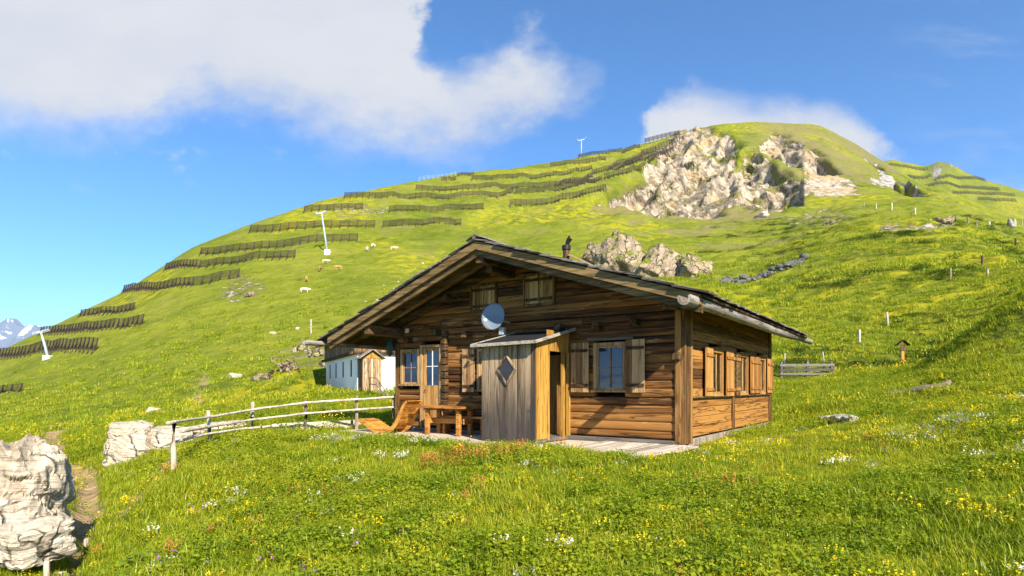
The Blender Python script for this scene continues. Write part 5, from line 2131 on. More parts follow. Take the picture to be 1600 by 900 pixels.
def fallen_log():
    a, b = spot(1382, 624, 8), spot(1488, 607, 8)
    c = (a + b) / 2
    mb = MB()
    ang = math.atan2(b.y - a.y, b.x - a.x)
    L = (b - a).length
    sl = math.asin((b.z - a.z) / L)
    mb.tube([(-L / 2 + L * k / 8, 0.05 * math.sin(k), 0.03 * math.sin(k * 1.7)) for k in range(9)], [0.09 + 0.05 * k / 8 for k in range(9)], 10, wob=0.06)
    o = mb.build('fallen_log', M['deadlog'], smooth=True)
    o.location = c + Vector((0, 0, 0.13))
    o.rotation_euler = (0, -sl, ang)
    tag(o, 'grey fallen tree trunk lying in the grass on the right', 'log')
    p = spot(1580, 354, 60)
    k_ = 13 / FPX * p.y
    mb = MB()
    mb.tube([(0, 0, -0.2), (-0.1 * k_, 0, k_ * 0.5), (-0.25 * k_, 0, k_)], [0.33 * k_, 0.28 * k_, 0.09 * k_], 9, wob=0.2)
    mb.tube([(0.3 * k_, 0, -0.2), (0.35 * k_, 0, k_ * 0.5), (0.40 * k_, 0, k_ * 0.92)], [0.28 * k_, 0.22 * k_, 0.10 * k_], 9, wob=0.2)
    o = mb.build('tree_stump', M['gutter'], auto=50)
    o.location = p
    tag(o, 'bleached split tree stump near the right edge of the ridge', 'tree stump')


fallen_log()

# ------------------------------------------------------------------ avalanche barriers, lift pylons, cows on the left slope
BARRIERS = [
    # base line (photo points on the slope), height of the grating in photo pixels, single parts?, label
    ([(-60, 566), (0, 560), (40, 556), (62, 550), (148, 549)], 17, 1, 'lowest long snow barrier with the leftmost lift pylon in front'),
    ([(62, 523), (100, 520), (150, 516), (221, 507)], 14, 1, 'second long snow barrier from the bottom of the left slope'),
    ([(125, 495), (165, 491), (208, 484)], 12, 1, 'short snow barrier near the left skyline, third from below'),
    ([(192, 458), (245, 454), (300, 447), (372, 434)], 14, 1, 'snow barrier ending above the bare rubble patch'),
    ([(258, 423), (310, 419), (370, 412), (460, 403)], 13, 1, 'long snow barrier left of the middle pylon foot'),
    ([(313, 398), (380, 393), (450, 386), (558, 377)], 13, 1, 'long snow barrier crossing behind the lower mast of the middle pylon'),
    ([(390, 364), (440, 361), (510, 357), (585, 356)], 13, 1, 'snow barrier crossing behind the head of the middle pylon'),
    ([(475, 332), (520, 329), (566, 327)], 11, 0, 'short snow barrier on the skyline above the middle pylon'),
    ([(598, 355), (660, 353), (720, 351)], 11, 0, 'short straight snow barrier right of the middle pylon, lowest on that side'),
    ([(608, 332), (680, 332), (755, 327)], 11, 0, 'snow barrier directly above the lowest right hand one'),
    ([(538, 310), (600, 310), (680, 311), (776, 309)], 10, 0, 'long snow barrier starting at the skyline left of the summit ridge'),
    ([(778, 308), (802, 301)], 8, 0, 'very short tilted snow barrier continuing the long skyline one'),
    ([(650, 297), (720, 297), (790, 296), (880, 288), (926, 277)], 9, 0, 'long snow barrier second from the top of the left ridge'),
    ([(690, 282), (712, 281)], 7, 0, 'tiny separate snow barrier standing on the ridge at its left end'),
    ([(715, 276), (740, 274)], 6, 0, 'tiny snow barrier standing against the sky on the ridge'),
    ([(737, 282), (800, 279), (860, 276), (925, 264)], 8, 0, 'topmost long snow barrier along the ridge'),
    ([(797, 323), (860, 319), (905, 309), (947, 297)], 11, 0, 'lowest snow barrier left of the cliff, curving upwards'),
    ([(805, 303), (870, 300), (930, 286)], 9, 0, 'snow barrier above the curved one left of the cliff'),
    ([(860, 261), (905, 257), (946, 250)], 8, 0, 'snow barrier just under the ridge below the top pylon'),
    ([(904, 247), (940, 242), (972, 237)], 7, 0, 'snow barrier against the sky at the foot of the top pylon'),
    ([(972, 240), (1000, 230)], 7, 0, 'short snow barrier climbing from the top pylon to the summit'),
    ([(1008, 222), (1062, 212)], 9, 0, 'highest snow barrier, silhouetted beside the cliff top'),
    ([(945, 280), (980, 272), (1008, 261)], 10, 0, 'snow barrier below the gully left of the cliff'),
    ([(975, 262), (1010, 250), (1042, 237)], 10, 0, 'snow barrier close to the left edge of the cliff'),
    ([(925, 272), (970, 256), (1020, 238), (1062, 224)], 8, 0, 'long snow barrier rising diagonally to the summit'),
    ([(-30, 618), (0, 615), (31, 612)], 13, 1, 'isolated snow barrier at the left edge, below all others'),
    ([(1002, 240), (1030, 230), (1062, 218)], 8, 0, 'snow barrier just below the highest silhouetted one'),
    ([(1016, 252), (1036, 242), (1056, 232)], 8, 0, 'short snow barrier squeezed against the rock beside the cliff'),
    ([(950, 268), (985, 256), (1004, 249)], 8, 0, 'short snow barrier on the broken ground in the gully'),
    ([(868, 293), (905, 288), (940, 281)], 8, 0, 'snow barrier in the middle of the crowded rows left of the gully'),
    ([(1375, 264), (1415, 262), (1450, 266)], 6, 0, 'uppermost dark snow barrier on the far hill'),
    ([(1404, 277), (1455, 277)], 6, 0, 'short snow barrier left of the far crag'),
    ([(1462, 282), (1500, 281), (1540, 284)], 6, 0, 'snow barrier right below the far crag'),
    ([(1438, 292), (1500, 295), (1562, 298)], 6, 0, 'longest snow barrier across the far hill'),
    ([(1490, 303), (1540, 305), (1586, 307)], 6, 0, 'snow barrier low on the far hill'),
    ([(1530, 313), (1588, 316)], 6, 0, 'lowest snow barrier on the far hill'),
]


def barriers():
    for line, hpx, parts, label in BARRIERS:
        far_ = line[0][0] > 1360
        pts = [spot(px, py, 600 if far_ else 60) for px, py in line]
        base = pts[len(pts) // 2].copy()
        ym = np.mean([p.y for p in pts])
        h = hpx / FPX * ym
        # resample along the row
        seg = [(b - a).length for a, b in zip(pts[:-1], pts[1:])]
        tot = sum(seg)
        step = max(h * 0.95, 2.2)
        n = max(3, int(tot / step))
        row = []
        for k in range(n + 1):
            d_ = tot * k / n * 0.9999
            i = 0
            while d_ > seg[i]:
                d_ -= seg[i]
                i += 1
            q = pts[i].lerp(pts[i + 1], d_ / seg[i])
            q.z = float(ground_z(q.x, q.y)[0])
            row.append(q - base)
        root = empty('snow_barrier', base, 0, label, 'snow barrier', 'steel snow barriers in rows on the slopes')
        lean = Vector((0, 0.30 * h, h))         # gratings lean up the slope
        g = MB()
        rails_n = 9
        for a, b in zip(row[:-1], row[1:]):
            a2, b2 = a.lerp(b, 0.03), a.lerp(b, 0.97)
            for k in range(rails_n):
                f = 0.27 + 0.72 * k / (rails_n - 1)
                g.bar(a2 + lean * f, b2 + lean * f, 0.10, h * 0.036)
        g.build('grating', M['barrier'], root)
        k_ = 1.0 if parts else 1.2
        for a in row:
            p = MB()
            p.bar(a - Vector((0, 0, 0.3)), a + lean * 1.02, 0.20 * k_, 0.22 * k_, up=(0, 1, 0))
            p.bar(a + Vector((0, -0.45 * h, -0.30 * h)), a + lean * 0.62, 0.15 * k_, 0.16 * k_, up=(0, 1, 0))
            p.build('support', M['barrier_post'], root)


M['barrier_post'] = plain('rusty_barrier_posts', (0.055, 0.036, 0.025), 0.8)
barriers()


def pylon(px, py0, py1, lean_px, label, head=1.0, ymin=60, thin=1.0):
    p = spot(px, py1, ymin)
    k = p.y / FPX
    h = (py1 - py0) * k
    lx_ = lean_px * k
    root = empty('lift_pylon', p, 0, label, 'lift pylon', 'ski lift pylons on the slope')
    top = Vector((lx_, 0, h))
    mb = MB()
    mb.tube([(0, 0, -0.5), Vector((0, 0, 0)).lerp(top, 0.5), top], [0.30 * thin, 0.24 * thin, 0.18 * thin], 10)
    mb.build('mast', M['pylon'], root, smooth=True)
    mb = MB()
    mb.box((-0.75 * thin, -0.75, -0.8), (0.75 * thin, 0.75, h * 0.10), 0.5)
    mb.build('footing', M['concrete'], root, bevel=0.05)
    mb = MB()
    w_ = 1.45 * head
    mb.bar(top + Vector((-w_, 0, -0.25 * head)), top + Vector((w_, 0, 0.42 * head)), 0.3, 0.36)
    mb.build('crossarm', M['pylon'], root)
    for sg in (-1, 1):
        mb = MB()
        c = top + Vector((sg * w_, 0, sg * 0.33 * head + 0.08))
        mb.bar(c + Vector((0, -1.4 * head, -0.25)), c + Vector((0, 1.4 * head, 0.25)), 0.35, 0.4)
        for q in (-1, -0.33, 0.33, 1):
            cc = c + Vector((0, q * 1.2 * head, 0.12 + q * 0.22))
            mb.tube([cc - Vector((0.12, 0, 0)), cc + Vector((0.12, 0, 0))], 0.3 * head, 10)
        mb.build('sheaves', M['steel'], root)
    return root


pylon(512, 333, 397, -9.5, 'tall pale lift pylon leaning left in the middle of the slope', 0.72, ymin=90)
pylon(76, 519, 559, -12, 'slender lift pylon in front of the lowest long barrier at far left', 0.62)
pylon(908, 219, 246, 0.5, 'lift pylon standing against the sky on the ridge', 1.9, ymin=200, thin=1.3)


# thin line of poles at the left end of the ridge (skyline fence)
def skyline_fence():
    p0, p1 = spot(655, 283, 150), spot(712, 274, 150)
    root = empty('ridge_fence', p0, 0, 'faint pale fence climbing the skyline left of the ridge barriers', 'fence')
    mb = MB()
    for k in range(9):
        q = p0.lerp(p1, k / 8)
        q.z = float(ground_z(q.x, q.y)[0])
        q -= p0
        mb.bar(q - Vector((0, 0, .3)), q + Vector((0, 0, 2.2)), 0.09, 0.09, up=(0, 1, 0))
    mb.build('posts', M['steel'], root)
    for f in (0.9, 1.5, 2.1):
        mb = MB()
        last = None
        for k in range(9):
            q = p0.lerp(p1, k / 8)
            q.z = float(ground_z(q.x, q.y)[0])
            q = q - p0 + Vector((0, -0.1, f))
            if last:
                mb.bar(last, q, 0.04, 0.05)
            last = q
        mb.build('rail', M['steel'], root)


skyline_fence()


# cows: one continuous skinned body, copied
def cow_mat(name, c1, c2, thr):
    m, t, out = new_mat(name)
    tc = t.n('ShaderNodeTexCoord')
    n = t.noise(tc.outputs['Object'], 1.4, 2, 0.5)
    c = t.mix(t.smooth(n, thr, thr + 0.04), c1, c2)
    principled(t, out, c, 0.85, spec=0.1)
    return m


def cows():
    V = [(0, 0, 1.18), (-0.45, 0, 1.20), (-0.85, 0, 1.22), (0.45, 0, 1.15), (0.80, 0, 1.20), (1.10, 0, 1.22), (1.42, 0, 1.18), (1.72, 0, 0.98)]
    E = [(0, 1), (1, 2), (0, 3), (3, 4), (4, 5), (5, 6), (6, 7)]
    Rd = [(0.36, 0.40), (0.35, 0.38), (0.30, 0.30), (0.36, 0.42), (0.28, 0.36), (0.17, 0.24), (0.16, 0.18), (0.09, 0.10)]

    def add(par, p, r_):
        V.append(p)
        Rd.append((r_, r_))
        E.append((par, len(V) - 1))
        return len(V) - 1
    for sy in (-1, 1):
        a = add(4, (0.72, 0.22 * sy, 0.85), 0.16)
        b = add(a, (0.74, 0.22 * sy, 0.48), 0.085)
        c = add(b, (0.70, 0.22 * sy, 0.10), 0.06)
        add(c, (0.78, 0.22 * sy, 0.02), 0.07)
        a = add(2, (-0.80, 0.22 * sy, 0.88), 0.20)
        b = add(a, (-0.92, 0.22 * sy, 0.52), 0.095)
        c = add(b, (-0.84, 0.22 * sy, 0.10), 0.06)
        add(c, (-0.76, 0.22 * sy, 0.02), 0.07)
        add(6, (1.36, 0.26 * sy, 1.28), 0.045)
        h1 = add(6, (1.42, 0.12 * sy, 1.40), 0.035)
        add(h1, (1.46, 0.22 * sy, 1.52), 0.02)
    a = add(2, (-1.10, 0, 1.25), 0.05)
    b = add(a, (-1.18, 0, 0.85), 0.03)
    add(b, (-1.20, 0, 0.50), 0.05)
    me = bpy.data.meshes.new('cow')
    me.from_pydata(V, E, [])

    def finish(o):
        COL.objects.link(o)
        sk = o.modifiers.new('skin', 'SKIN')
        sk.use_smooth_shade = True
        for i, r_ in enumerate(Rd):
            me.skin_vertices[0].data[i].radius = r_
        me.skin_vertices[0].data[0].use_root = True
        s_ = o.modifiers.new('sub', 'SUBSURF')
        s_.levels = s_.render_levels = 1
    o = bpy.data.objects.new('cow', me)
    # skin layer
    me2 = me
    if not me2.skin_vertices:
        import bmesh
        bm = bmesh.new()
        bm.from_mesh(me2)
        bm.verts.layers.skin.verify()
        bm.to_mesh(me2)
        bm.free()
    finish(o)
    dg = bpy.context.evaluated_depsgraph_get()
    baked = bpy.data.meshes.new_from_object(o.evaluated_get(dg))
    bpy.data.objects.remove(o)
    kinds = {'white': cow_mat('white_cow_hide', (0.72, 0.64, 0.52), (0.66, 0.50, 0.34), 0.62), 'brown': cow_mat('brown_cow_hide', (0.30, 0.17, 0.075), (0.55, 0.40, 0.25), 0.60),
             'orange': cow_mat('orange_cow_hide', (0.50, 0.25, 0.09), (0.66, 0.52, 0.36), 0.58), 'pink': cow_mat('pied_cow_hide', (0.66, 0.52, 0.40), (0.52, 0.30, 0.18), 0.52)}
    meshes = {}
    for k, m_ in kinds.items():
        q = baked.copy()
        q.materials.clear()
        q.materials.append(m_)
        q.polygons.foreach_set('use_smooth', np.ones(len(q.polygons), bool))
        meshes[k] = q
    for (px, py, kind, rz, lab) in (
            (583, 387, 'white', 70, 'white cow, upper one of the pair right of the pylon foot'),
            (574, 392, 'white', 95, 'white cow, lower left one of the pair right of the pylon foot'),
            (615.6, 391.5, 'pink', 5, 'pink and brown pied cow, rightmost and nearest the chalet roof'),
            (509, 412, 'pink', 10, 'pale pied cow standing directly below the pylon foot'),
            (500.5, 424, 'brown', 80, 'dark brown cow seen end on below the pylon'),
            (529, 422, 'orange', 185, 'orange brown cow to the right of the dark brown one'),
            (479, 440, 'orange', 110, 'tan cow alone on the slope above the lowest cow'),
            (476, 458, 'white', 20, 'white cow grazing lowest on the slope')):
        o = bpy.data.objects.new('cow', meshes[kind])
        COL.objects.link(o)
        p = spot(px, py, 60)
        o.location = p
        o.rotation_euler = (0, 0, R(rz))
        f = 0.72
        o.scale = (f, f, f)
        tag(o, lab, 'cow', 'cows grazing on the left slope')


cows()


# ------------------------------------------------------------------ grass and flowers
def leaf_mat(name, ramp_stops, trans=0.35, big=0.25, dead=0.25):
    m, t, out = new_mat(name)
    geo = t.n('ShaderNodeNewGeometry')
    info = t.n('ShaderNodeObjectInfo')
    n1 = t.noise(geo.outputs['Position'], big, 4, 0.6)
    n2 = t.noise(geo.outputs['Position'], 1.9, 3, 0.6)
    q = t.math('ADD', t.math('MULTIPLY', n1, 0.5), t.math('ADD', t.math('MULTIPLY', n2, 0.35), t.math('MULTIPLY', info.outputs['Random'], 0.22)))
    q = t.math('ADD', q, t.math('MULTIPLY', t.math('SUBTRACT', attr(t, 'tone'), 0.5), 0.22))
    c = t.ramp(q, ramp_stops)
    d_ = t.n('ShaderNodeBsdfDiffuse')
    tr_ = t.n('ShaderNodeBsdfTranslucent')
    gl_ = t.n('ShaderNodeBsdfGlossy')
    gl_.inputs['Roughness'].default_value = 0.45
    gl_.inputs['Color'].default_value = (0.5, 0.5, 0.4, 1)
    t.l(c, d_.inputs[0])
    t.l(c, tr_.inputs[0])
    mx_ = t.n('ShaderNodeMixShader')
    mx_.inputs[0].default_value = trans
    t.l(d_.outputs[0], mx_.inputs[1])
    t.l(tr_.outputs[0], mx_.inputs[2])
    m2 = t.n('ShaderNodeMixShader')
    m2.inputs[0].default_value = 0.035
    t.l(mx_.outputs[0], m2.inputs[1])
    t.l(gl_.outputs[0], m2.inputs[2])
    t.l(m2.outputs[0], out.inputs['Surface'])
    return m


M['grass'] = leaf_mat('meadow_grass', [(0.36, (0.150, 0.225, 0.010)), (0.50, (0.300, 0.375, 0.014)), (0.62, (0.420, 0.450, 0.020)), (0.78, (0.52, 0.47, 0.04))], 0.5)
M['herb'] = leaf_mat('broad_herb_leaves', [(0.34, (0.13, 0.22, 0.010)), (0.52, (0.275, 0.355, 0.016)), (0.70, (0.43, 0.45, 0.025))], 0.5)
M['shrub'] = leaf_mat('dark_dwarf_shrub', [(0.34, (0.022, 0.050, 0.006)), (0.52, (0.052, 0.095, 0.008)), (0.72, (0.13, 0.17, 0.013))], 0.3)
M['fl_y'] = leaf_mat('yellow_petals', [(0.3, (0.62, 0.44, 0.008)), (0.7, (0.78, 0.62, 0.02))], 0.3)
M['fl_w'] = leaf_mat('white_petals', [(0.3, (0.50, 0.48, 0.36)), (0.7, (0.72, 0.70, 0.60))], 0.3)
M['fl_o'] = leaf_mat('rusty_sorrel_heads', [(0.3, (0.42, 0.15, 0.04)), (0.7, (0.55, 0.28, 0.06))], 0.3)
M['fl_p'] = leaf_mat('violet_petals', [(0.3, (0.26, 0.10, 0.34)), (0.7, (0.46, 0.18, 0.36))], 0.3)
M['dock'] = leaf_mat('dock_leaves', [(0.32, (0.07, 0.16, 0.012)), (0.55, (0.16, 0.25, 0.02)), (0.74, (0.42, 0.26, 0.05))], 0.3, 3.0)


def blade(mb, base, h, w, ang, bend, tone):
    d_ = Vector((math.cos(ang), math.sin(ang), 0))
    s_ = Vector((-math.sin(ang), math.cos(ang), 0)) * w * 0.5
    p0 = Vector(base)
    p1 = p0 + Vector((0, 0, h * 0.5)) + d_ * bend * 0.25
    p2 = p0 + Vector((0, 0, h * 0.86)) + d_ * bend * 0.68
    p3 = p0 + Vector((0, 0, h)) + d_ * bend * 1.1
    mb.add([p0 - s_, p0 + s_, p1 - s_ * 0.85, p1 + s_ * 0.85, p2 - s_ * 0.5, p2 + s_ * 0.5, p3], [(0, 1, 3, 2), (2, 3, 5, 4), (4, 5, 6)], tone)


def leaflet(mb, c, r_, nrm, tone, n=6):
    nrm = nrm.normalized()
    a = nrm.orthogonal().normalized()
    b = nrm.cross(a)
    k0 = random.uniform(0, 6)
    vs = [c + (a * math.cos(k0 + 2 * math.pi * k / n) + b * math.sin(k0 + 2 * math.pi * k / n)) * r_ * random.uniform(0.75, 1.1) for k in range(n)]
    mb.add(vs, [tuple(range(n))], tone)


SRC = {}


def src(name, mb, mat):
    me = bpy.data.meshes.new(name)
    me.from_pydata(mb.v, [], mb.f)
    a = me.attributes.new('tone', 'FLOAT', 'FACE')
    a.data.foreach_set('value', np.array(mb.tone, np.float32))
    me.materials.append(mat)
    return bpy.data.objects.new(name, me)


def make_sources():
    def coll(name, obs):
        c = bpy.data.collections.new(name)
        for o in obs:
            c.objects.link(o)
        SRC[name] = c
    obs = []
    for k in range(5):          # 0-4 tufts of fine grass
        mb = MB()
        for i in range(40):
            a, r_ = random.uniform(0, 6.28), 0.13 * math.sqrt(random.random())
            h = random.uniform(0.04, 0.10) * (1.5 if i < 3 else 1)
            blade(mb, (r_ * math.cos(a), r_ * math.sin(a), -0.01), h, random.uniform(0.005, 0.011), random.uniform(0, 6.28), h * random.uniform(0.3, 1.1), random.random())
        obs.append(src('grass_tuft_%d' % k, mb, M['grass']))
    coll('tufts', obs)
    obs = []
    for k in range(4):          # herbs with round leaves
        mb = MB()
        for i in range(44):
            a, r_ = random.uniform(0, 6.28), 0.15 * math.sqrt(random.random())
            c = Vector((r_ * math.cos(a), r_ * math.sin(a), random.uniform(0.03, 0.12)))
            leaflet(mb, c, random.uniform(0.008, 0.019), Vector((random.uniform(-.6, .6), random.uniform(-.6, .6), 1)), random.random())
        for i in range(10):
            a, r_ = random.uniform(0, 6.28), 0.12 * math.sqrt(random.random())
            blade(mb, (r_ * math.cos(a), r_ * math.sin(a), -0.01), random.uniform(0.08, 0.16), 0.006, random.uniform(0, 6.28), 0.05, random.random())
        obs.append(src('herb_%d' % k, mb, M['herb']))
    coll('herbs', obs)
    obs = []
    for nm, mat, hh, rr, cnt in (('a', 'fl_y', 0.16, 0.011, 9), ('b', 'fl_w', 0.20, 0.012, 12), ('c', 'fl_o', 0.30, 0.010, 14), ('d', 'fl_p', 0.18, 0.013, 4)):
        mb = MB()
        for i in range(cnt):
            a, r_ = random.uniform(0, 6.28), 0.11 * math.sqrt(random.random())
            h = hh * random.uniform(0.6, 1.1)
            c = Vector((r_ * math.cos(a), r_ * math.sin(a), h))
            for q in range(2 if nm != 'c' else 5):
                leaflet(mb, c + Vector((random.uniform(-.012, .012), random.uniform(-.012, .012), -0.02 * q)), rr * random.uniform(0.7, 1.3), Vector((random.uniform(-.8, .8), random.uniform(-.9, .2), 0.8)), random.random(), 5)
        obs.append(src('flower_' + nm, mb, M[mat]))
    coll('flowers', obs)
    obs = []
    for k in range(3):          # coarse hillside tussocks
        mb = MB()
        for i in range(46):
            a, r_ = random.uniform(0, 6.28), 0.5 * math.sqrt(random.random())
            h = random.uniform(0.16, 0.36) * (1.1 - r_)
            blade(mb, (r_ * math.cos(a), r_ * math.sin(a), -0.03), h, random.uniform(0.03, 0.06), random.uniform(0, 6.28), h * random.uniform(0.2, 0.9), random.random())
        obs.append(src('tussock_%d' % k, mb, M['grass']))
    coll('tussocks', obs)
    obs = []
    for k in range(3):          # dark dwarf shrubs
        mb = MB()
        for i in range(230):
            a, r_ = random.uniform(0, 6.28), 0.5 * math.sqrt(random.random())
            z = random.uniform(0.02, 0.34) * math.sqrt(max(0.02, 1 - (r_ / 0.52) ** 2))
            leaflet(mb, Vector((r_ * math.cos(a), r_ * math.sin(a), z)), random.uniform(0.014, 0.034), Vector((random.uniform(-1, 1), random.uniform(-1, 1), 0.8)), random.random(), 5)
        obs.append(src('shrub_%d' % k, mb, M['shrub']))
    coll('shrubs', obs)


make_sources()


def scatter(name, coll, pts, scl, idx, label, rz=None):
    me = bpy.data.meshes.new(name)
    n = len(pts)
    me.vertices.add(n)
    me.vertices.foreach_set('co', pts.astype(np.float32).ravel())
    rot = np.zeros((n, 3), np.float32)
    rot[:, 2] = rng.uniform(0, 6.28, n)
    rot[:, 0] = rng.normal(0, 0.10, n)
    rot[:, 1] = rng.normal(0, 0.10, n)
    a = me.attributes.new('rot', 'FLOAT_VECTOR', 'POINT')
    a.data.foreach_set('vector', rot.ravel())
    a = me.attributes.new('scl', 'FLOAT', 'POINT')
    a.data.foreach_set('value', scl.astype(np.float32))
    a = me.attributes.new('idx', 'INT', 'POINT')
    a.data.foreach_set('value', idx.astype(np.int32))
    o = bpy.data.objects.new(name, me)
    COL.objects.link(o)
    ng = bpy.data.node_groups.new(name + '_scatter', 'GeometryNodeTree')
    ng.interface.new_socket('Geometry', in_out='INPUT', socket_type='NodeSocketGeometry')
    ng.interface.new_socket('Geometry', in_out='OUTPUT', socket_type='NodeSocketGeometry')
    N = ng.nodes
    gi, go = N.new('NodeGroupInput'), N.new('NodeGroupOutput')
    ci = N.new('GeometryNodeCollectionInfo')
    ci.inputs['Collection'].default_value = SRC[coll]
    ci.inputs['Separate Children'].default_value = True
    ci.inputs['Reset Children'].default_value = True
    iop = N.new('GeometryNodeInstanceOnPoints')
    iop.inputs['Pick Instance'].default_value = True

    def na(nm, typ):
        q = N.new('GeometryNodeInputNamedAttribute')
        q.data_type = typ
        q.inputs['Name'].default_value = nm
        return q.outputs['Attribute']
    L = ng.links
    L.new(gi.outputs[0], iop.inputs['Points'])
    L.new(ci.outputs[0], iop.inputs['Instance'])
    L.new(na('idx', 'INT'), iop.inputs['Instance Index'])
    L.new(na('rot', 'FLOAT_VECTOR'), iop.inputs['Rotation'])
    L.new(na('scl', 'FLOAT'), iop.inputs['Scale'])
    L.new(iop.outputs[0], go.inputs[0])
    md = o.modifiers.new('scatter', 'NODES')
    md.node_group = ng
    tag(o, label, 'plants', kind='stuff')
    return o


def area_points(y0, y1, dens, wide=1.12):
    """random ground points between two depths, dens per square metre"""
    A = 0.87 * wide * 2 * 0.5 * (y1 ** 2 - y0 ** 2)
    n = int(A * dens)
    Y = np.sqrt(rng.uniform(y0 ** 2, y1 ** 2, n))
    X = rng.uniform(-0.87 * wide, 0.87 * wide, n) * Y
    return X, Y


def free(x, y, margin=0.0):
    lx_, ly_ = to_chalet(x, y)
    m_ = (lx_ > -LEN - 0.2) & (lx_ < 0.12) & (ly_ > -0.25) & (ly_ < DEP + 0.2)
    s = -lx_
    e = np.interp(s, [-0.45, -0.36, -0.17, 1.06, 1.66, 3.0, 4.4, 7.15, 9.6, 9.7], [0, 1.25, 2.8, 2.3, 2.0, 2.0, 2.3, 1.85, 1.45, 0])
    m_ |= (s > -0.42) & (s < 9.6) & (-ly_ < e) & (ly_ < 0.3)
    wx_, wy_ = to_white(x, y)
    m_ |= (wx_ > -0.1) & (wx_ < 8.1) & (wy_ > -0.1) & (wy_ < 12.1)
    m_ |= (wx_ > 0) & (wx_ < 1.6) & (wy_ > -1.35) & (wy_ < 0)
    return ~m_


def clear(x, y):
    """keep tall growth away from the low things that stand in the grass"""
    k = np.ones(len(x), bool)
    for px, py in ((1240, 592), (1260, 592), (1280, 592), (1410, 578), (1405, 590)):
        p = spot(px, py, 12)
        k &= np.hypot(x - p.x, y - p.y) > 1.3
    return k


def gather(specs, keep):
    P, S = [], []
    for y0, y1, dens, s0, s1 in specs:
        x, y = area_points(y0, y1, dens)
        k = free(x, y) & keep(x, y)
        x, y = x[k], y[k]
        P.append(np.stack([x, y, ground_z(x, y)], -1))
        S.append(rng.uniform(s0, s1, len(x)))
    return np.vstack(P), np.concatenate(S)


def px_of(x, y):
    return 800 + FPX * x / y


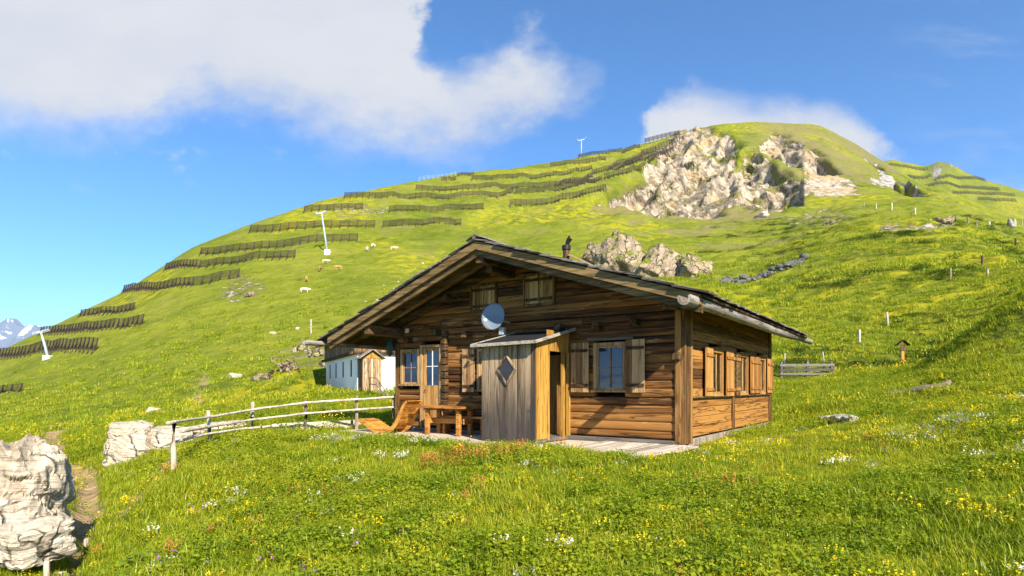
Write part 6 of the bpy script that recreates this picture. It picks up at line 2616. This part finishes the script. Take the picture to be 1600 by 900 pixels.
def vegetation():
    # mown, worn or bare ground carries less
    def k_grass(x, y):
        d_ = sample(dirt, x, y)
        return rng.random(len(x)) > d_ * 0.85
    lawn_c = np.array([6.4, 13.0])

    P, S = gather([(1.6, 4.5, 70, 0.75, 1.1), (4.5, 9, 95, 0.8, 1.25), (9, 16, 62, 0.95, 1.5), (16, 30, 26, 1.4, 2.2)], k_grass)
    # the trodden lawn right of the chalet is shorter
    lx_, ly_ = to_chalet(P[:, 0], P[:, 1])
    lawn = np.exp(-(((lx_ - 2.2) / 2.0) ** 2 + ((ly_ - 1.5) / 3.2) ** 2))
    S *= 1 - 0.5 * lawn
    S *= 1 + 0.35 * fbm(P[:, 0] * 0.6, P[:, 1] * 0.6, 2)
    S *= 1 - 0.6 * sample(dirt, P[:, 0], P[:, 1])
    scatter('grass', 'tufts', P, np.clip(S, 0.3, 3), rng.integers(0, 5, len(P)), 'bright yellow green meadow grass')
    P, S = gather([(1.6, 4.5, 22, 0.8, 1.2), (4.5, 9, 34, 0.8, 1.4), (9, 16, 18, 1.0, 1.7), (16, 28, 6, 1.4, 2.4)],
                  lambda x, y: (fbm(x * 0.45 + 4, y * 0.45, 3) > -0.15) & k_grass(x, y) & (np.exp(-(((to_chalet(x, y)[0] - 2.2) / 1.8) ** 2 + ((to_chalet(x, y)[1] - 1.5) / 3.0) ** 2)) < 0.4))
    scatter('meadow_herbs', 'herbs', P, S, rng.integers(0, 4, len(P)), 'round leaved green herbs among the grass')
    # hillside tussocks and dark dwarf shrubs
    P, S = gather([(28, 60, 3.2, 0.5, 1.2), (60, 140, 0.9, 0.8, 1.9)], lambda x, y: (sample(rock, x, y) < 0.3) & clear(x, y) & (rng.random(len(x)) > sample(dark, x, y) * 0.6) & (rng.random(len(x)) < np.where(px_of(x, y) > 900, 1.0, 0.4) * (1 - sstep(y, 60, 135) * 0.95)))
    scatter('hillside_grass', 'tussocks', P, S, rng.integers(0, 3, len(P)), 'coarse grass tussocks on the hillside')
    P, S = gather([(17, 30, 4.0, 0.3, 0.8), (30, 60, 4.2, 0.4, 1.2), (60, 190, 0.9, 0.6, 2.1)], lambda x, y: clear(x, y) & (fbm(x * 0.22 + 5, y * 0.22, 3) > 0.0) & (sample(dark, x, y) > 0.45) & (fbm(x * 0.5, y * 0.5, 2) > -0.1))
    scatter('dwarf_shrubs', 'shrubs', P, S, rng.integers(0, 3, len(P)), 'dark low alpine shrubs in streaks on the right hillside')
    # flowers
    Pf, Sf, If = [], [], []

    def flowers(specs, keep, idx):
        P_, S_ = gather(specs, keep)
        Pf.append(P_)
        Sf.append(S_)
        If.append(np.full(len(P_), idx))
    patch = lambda x, y, sx, o, th: fbm(x * sx + o, y * sx - o, 3) > th
    # yellow: everywhere in loose drifts, thickest on the right-hand bank
    flowers([(2, 9, 11.0, 0.55, 1.0), (9, 18, 7.0, 0.7, 1.4), (18, 40, 1.3, 1.4, 2.6)], lambda x, y: patch(x, y, 0.5, 3, 0.02), 0)
    flowers([(4, 20, 11.0, 0.6, 1.15)], lambda x, y: (px_of(x, y) > 1330 + 60 * np.sin(y)) & patch(x, y, 0.6, 8, -0.1), 0)
    flowers([(2, 14, 1.4, 0.5, 1.0)], lambda x, y: patch(x, y, 0.8, 21, 0.30), 1)
    flowers([(3, 12, 1.6, 0.5, 0.95)], lambda x, y: patch(x, y, 0.6, 31, 0.26), 2)
    flowers([(2, 12, 1.3, 0.6, 1.1)], lambda x, y: patch(x, y, 0.7, 41, 0.25), 3)
    # clumps of white blossom and rusty sorrel that stand out
    for px, py, rr, dens, idx, s0, s1 in ((530, 695, 0.55, 60, 1, 0.9, 1.5), (606, 725, 0.35, 55, 1, 0.8, 1.3), (660, 700, 0.40, 40, 1, 0.8, 1.3), (555, 757, 0.35, 40, 1, 0.7, 1.1), (375, 780, 0.28, 40, 1, 0.7, 1.0), (340, 800, 0.25, 40, 1, 0.7, 1.0),
                                          (1440, 690, 0.55, 45, 1, 0.8, 1.3), (1490, 670, 0.5, 45, 1, 0.8, 1.3), (1310, 735, 0.3, 40, 1, 0.7, 1.1), (820, 738, 0.25, 40, 1, 0.6, 1.0), (1565, 720, 0.4, 40, 1, 0.8, 1.2),
                                          (740, 722, 0.9, 95, 2, 0.8, 1.25), (695, 738, 0.4, 34, 2, 0.8, 1.2), (880, 700, 0.35, 25, 2, 0.7, 1.1), (265, 742, 0.3, 30, 2, 0.7, 1.1), (1150, 770, 0.4, 20, 2, 0.6, 1.0)):
        p = spot(px, py, 3.5)
        n = int(dens * rr * 0.38)
        a, q = rng.uniform(0, 6.28, n), rr * np.sqrt(rng.random(n))
        x, y = p.x + q * np.cos(a), p.y + q * np.sin(a) * 0.8
        Pf.append(np.stack([x, y, ground_z(x, y)], -1))
        Sf.append(rng.uniform(s0, s1, n))
        If.append(np.full(n, idx))
    scatter('wildflowers', 'flowers', np.vstack(Pf), np.concatenate(Sf), np.concatenate(If), 'yellow, white, rusty and violet wildflowers in the meadow')


vegetation()


# broad leaved dock plants by the lower left corner
def dock(px, py, n, r_, label, red=0.5):
    p = spot(px, py, 3.5)
    mb = MB()
    for i in range(n):
        a = random.uniform(0, 6.28)
        h = random.uniform(0.5, 1.0) * r_
        d_ = Vector((math.cos(a), math.sin(a), 0))
        s_ = Vector((-math.sin(a), math.cos(a), 0))
        q = Vector((random.uniform(-.3, .3) * r_, random.uniform(-.3, .3) * r_, 0))
        tn = random.random()
        ctr = []
        L = r_ * random.uniform(0.6, 1.0)
        vs = []
        for k in range(8):
            f = k / 7
            c = q + d_ * L * (f * 0.9) + Vector((0, 0, h * (1.5 * f - 1.15 * f * f)))
            wdt = 0.20 * r_ * math.sin(math.pi * min(f * 0.95 + 0.03, 1)) ** 0.7
            vs += [c - s_ * wdt, c + Vector((0, 0, -0.012)), c + s_ * wdt]
        fs = []
        for k in range(7):
            b_ = k * 3
            fs += [(b_, b_ + 1, b_ + 4, b_ + 3), (b_ + 1, b_ + 2, b_ + 5, b_ + 4)]
        mb.add(vs, fs, tn)
    o = mb.build('dock_plant', M['dock'], smooth=True)
    o.location = p
    tag(o, label, 'plant')


dock(228, 884, 26, 0.30, 'large leaved dock plant turning reddish at the lower left')
dock(262, 868, 12, 0.20, 'smaller dock plant with rusty leaves right of the large one')
dock(1108, 775, 16, 0.16, 'dark leafy herb clump in the middle of the meadow')

def build_haze():
    m, t, out = new_mat('mountain_air')
    v = t.n('ShaderNodeVolumePrincipled')
    v.inputs['Color'].default_value = (0.62, 0.76, 0.95, 1)
    v.inputs['Density'].default_value = 5.0e-5
    v.inputs['Anisotropy'].default_value = 0.1
    t.l(v.outputs[0], out.inputs['Volume'])
    m.cycles.homogeneous_volume = True
    mb = MB()
    mb.box((-16000, -4200, -1600), (9000, 12500, 1450))
    o = mb.build('haze', m)
    tag(o, 'thin blue air between the meadow and the far mountains', 'haze', kind='stuff')


build_haze()
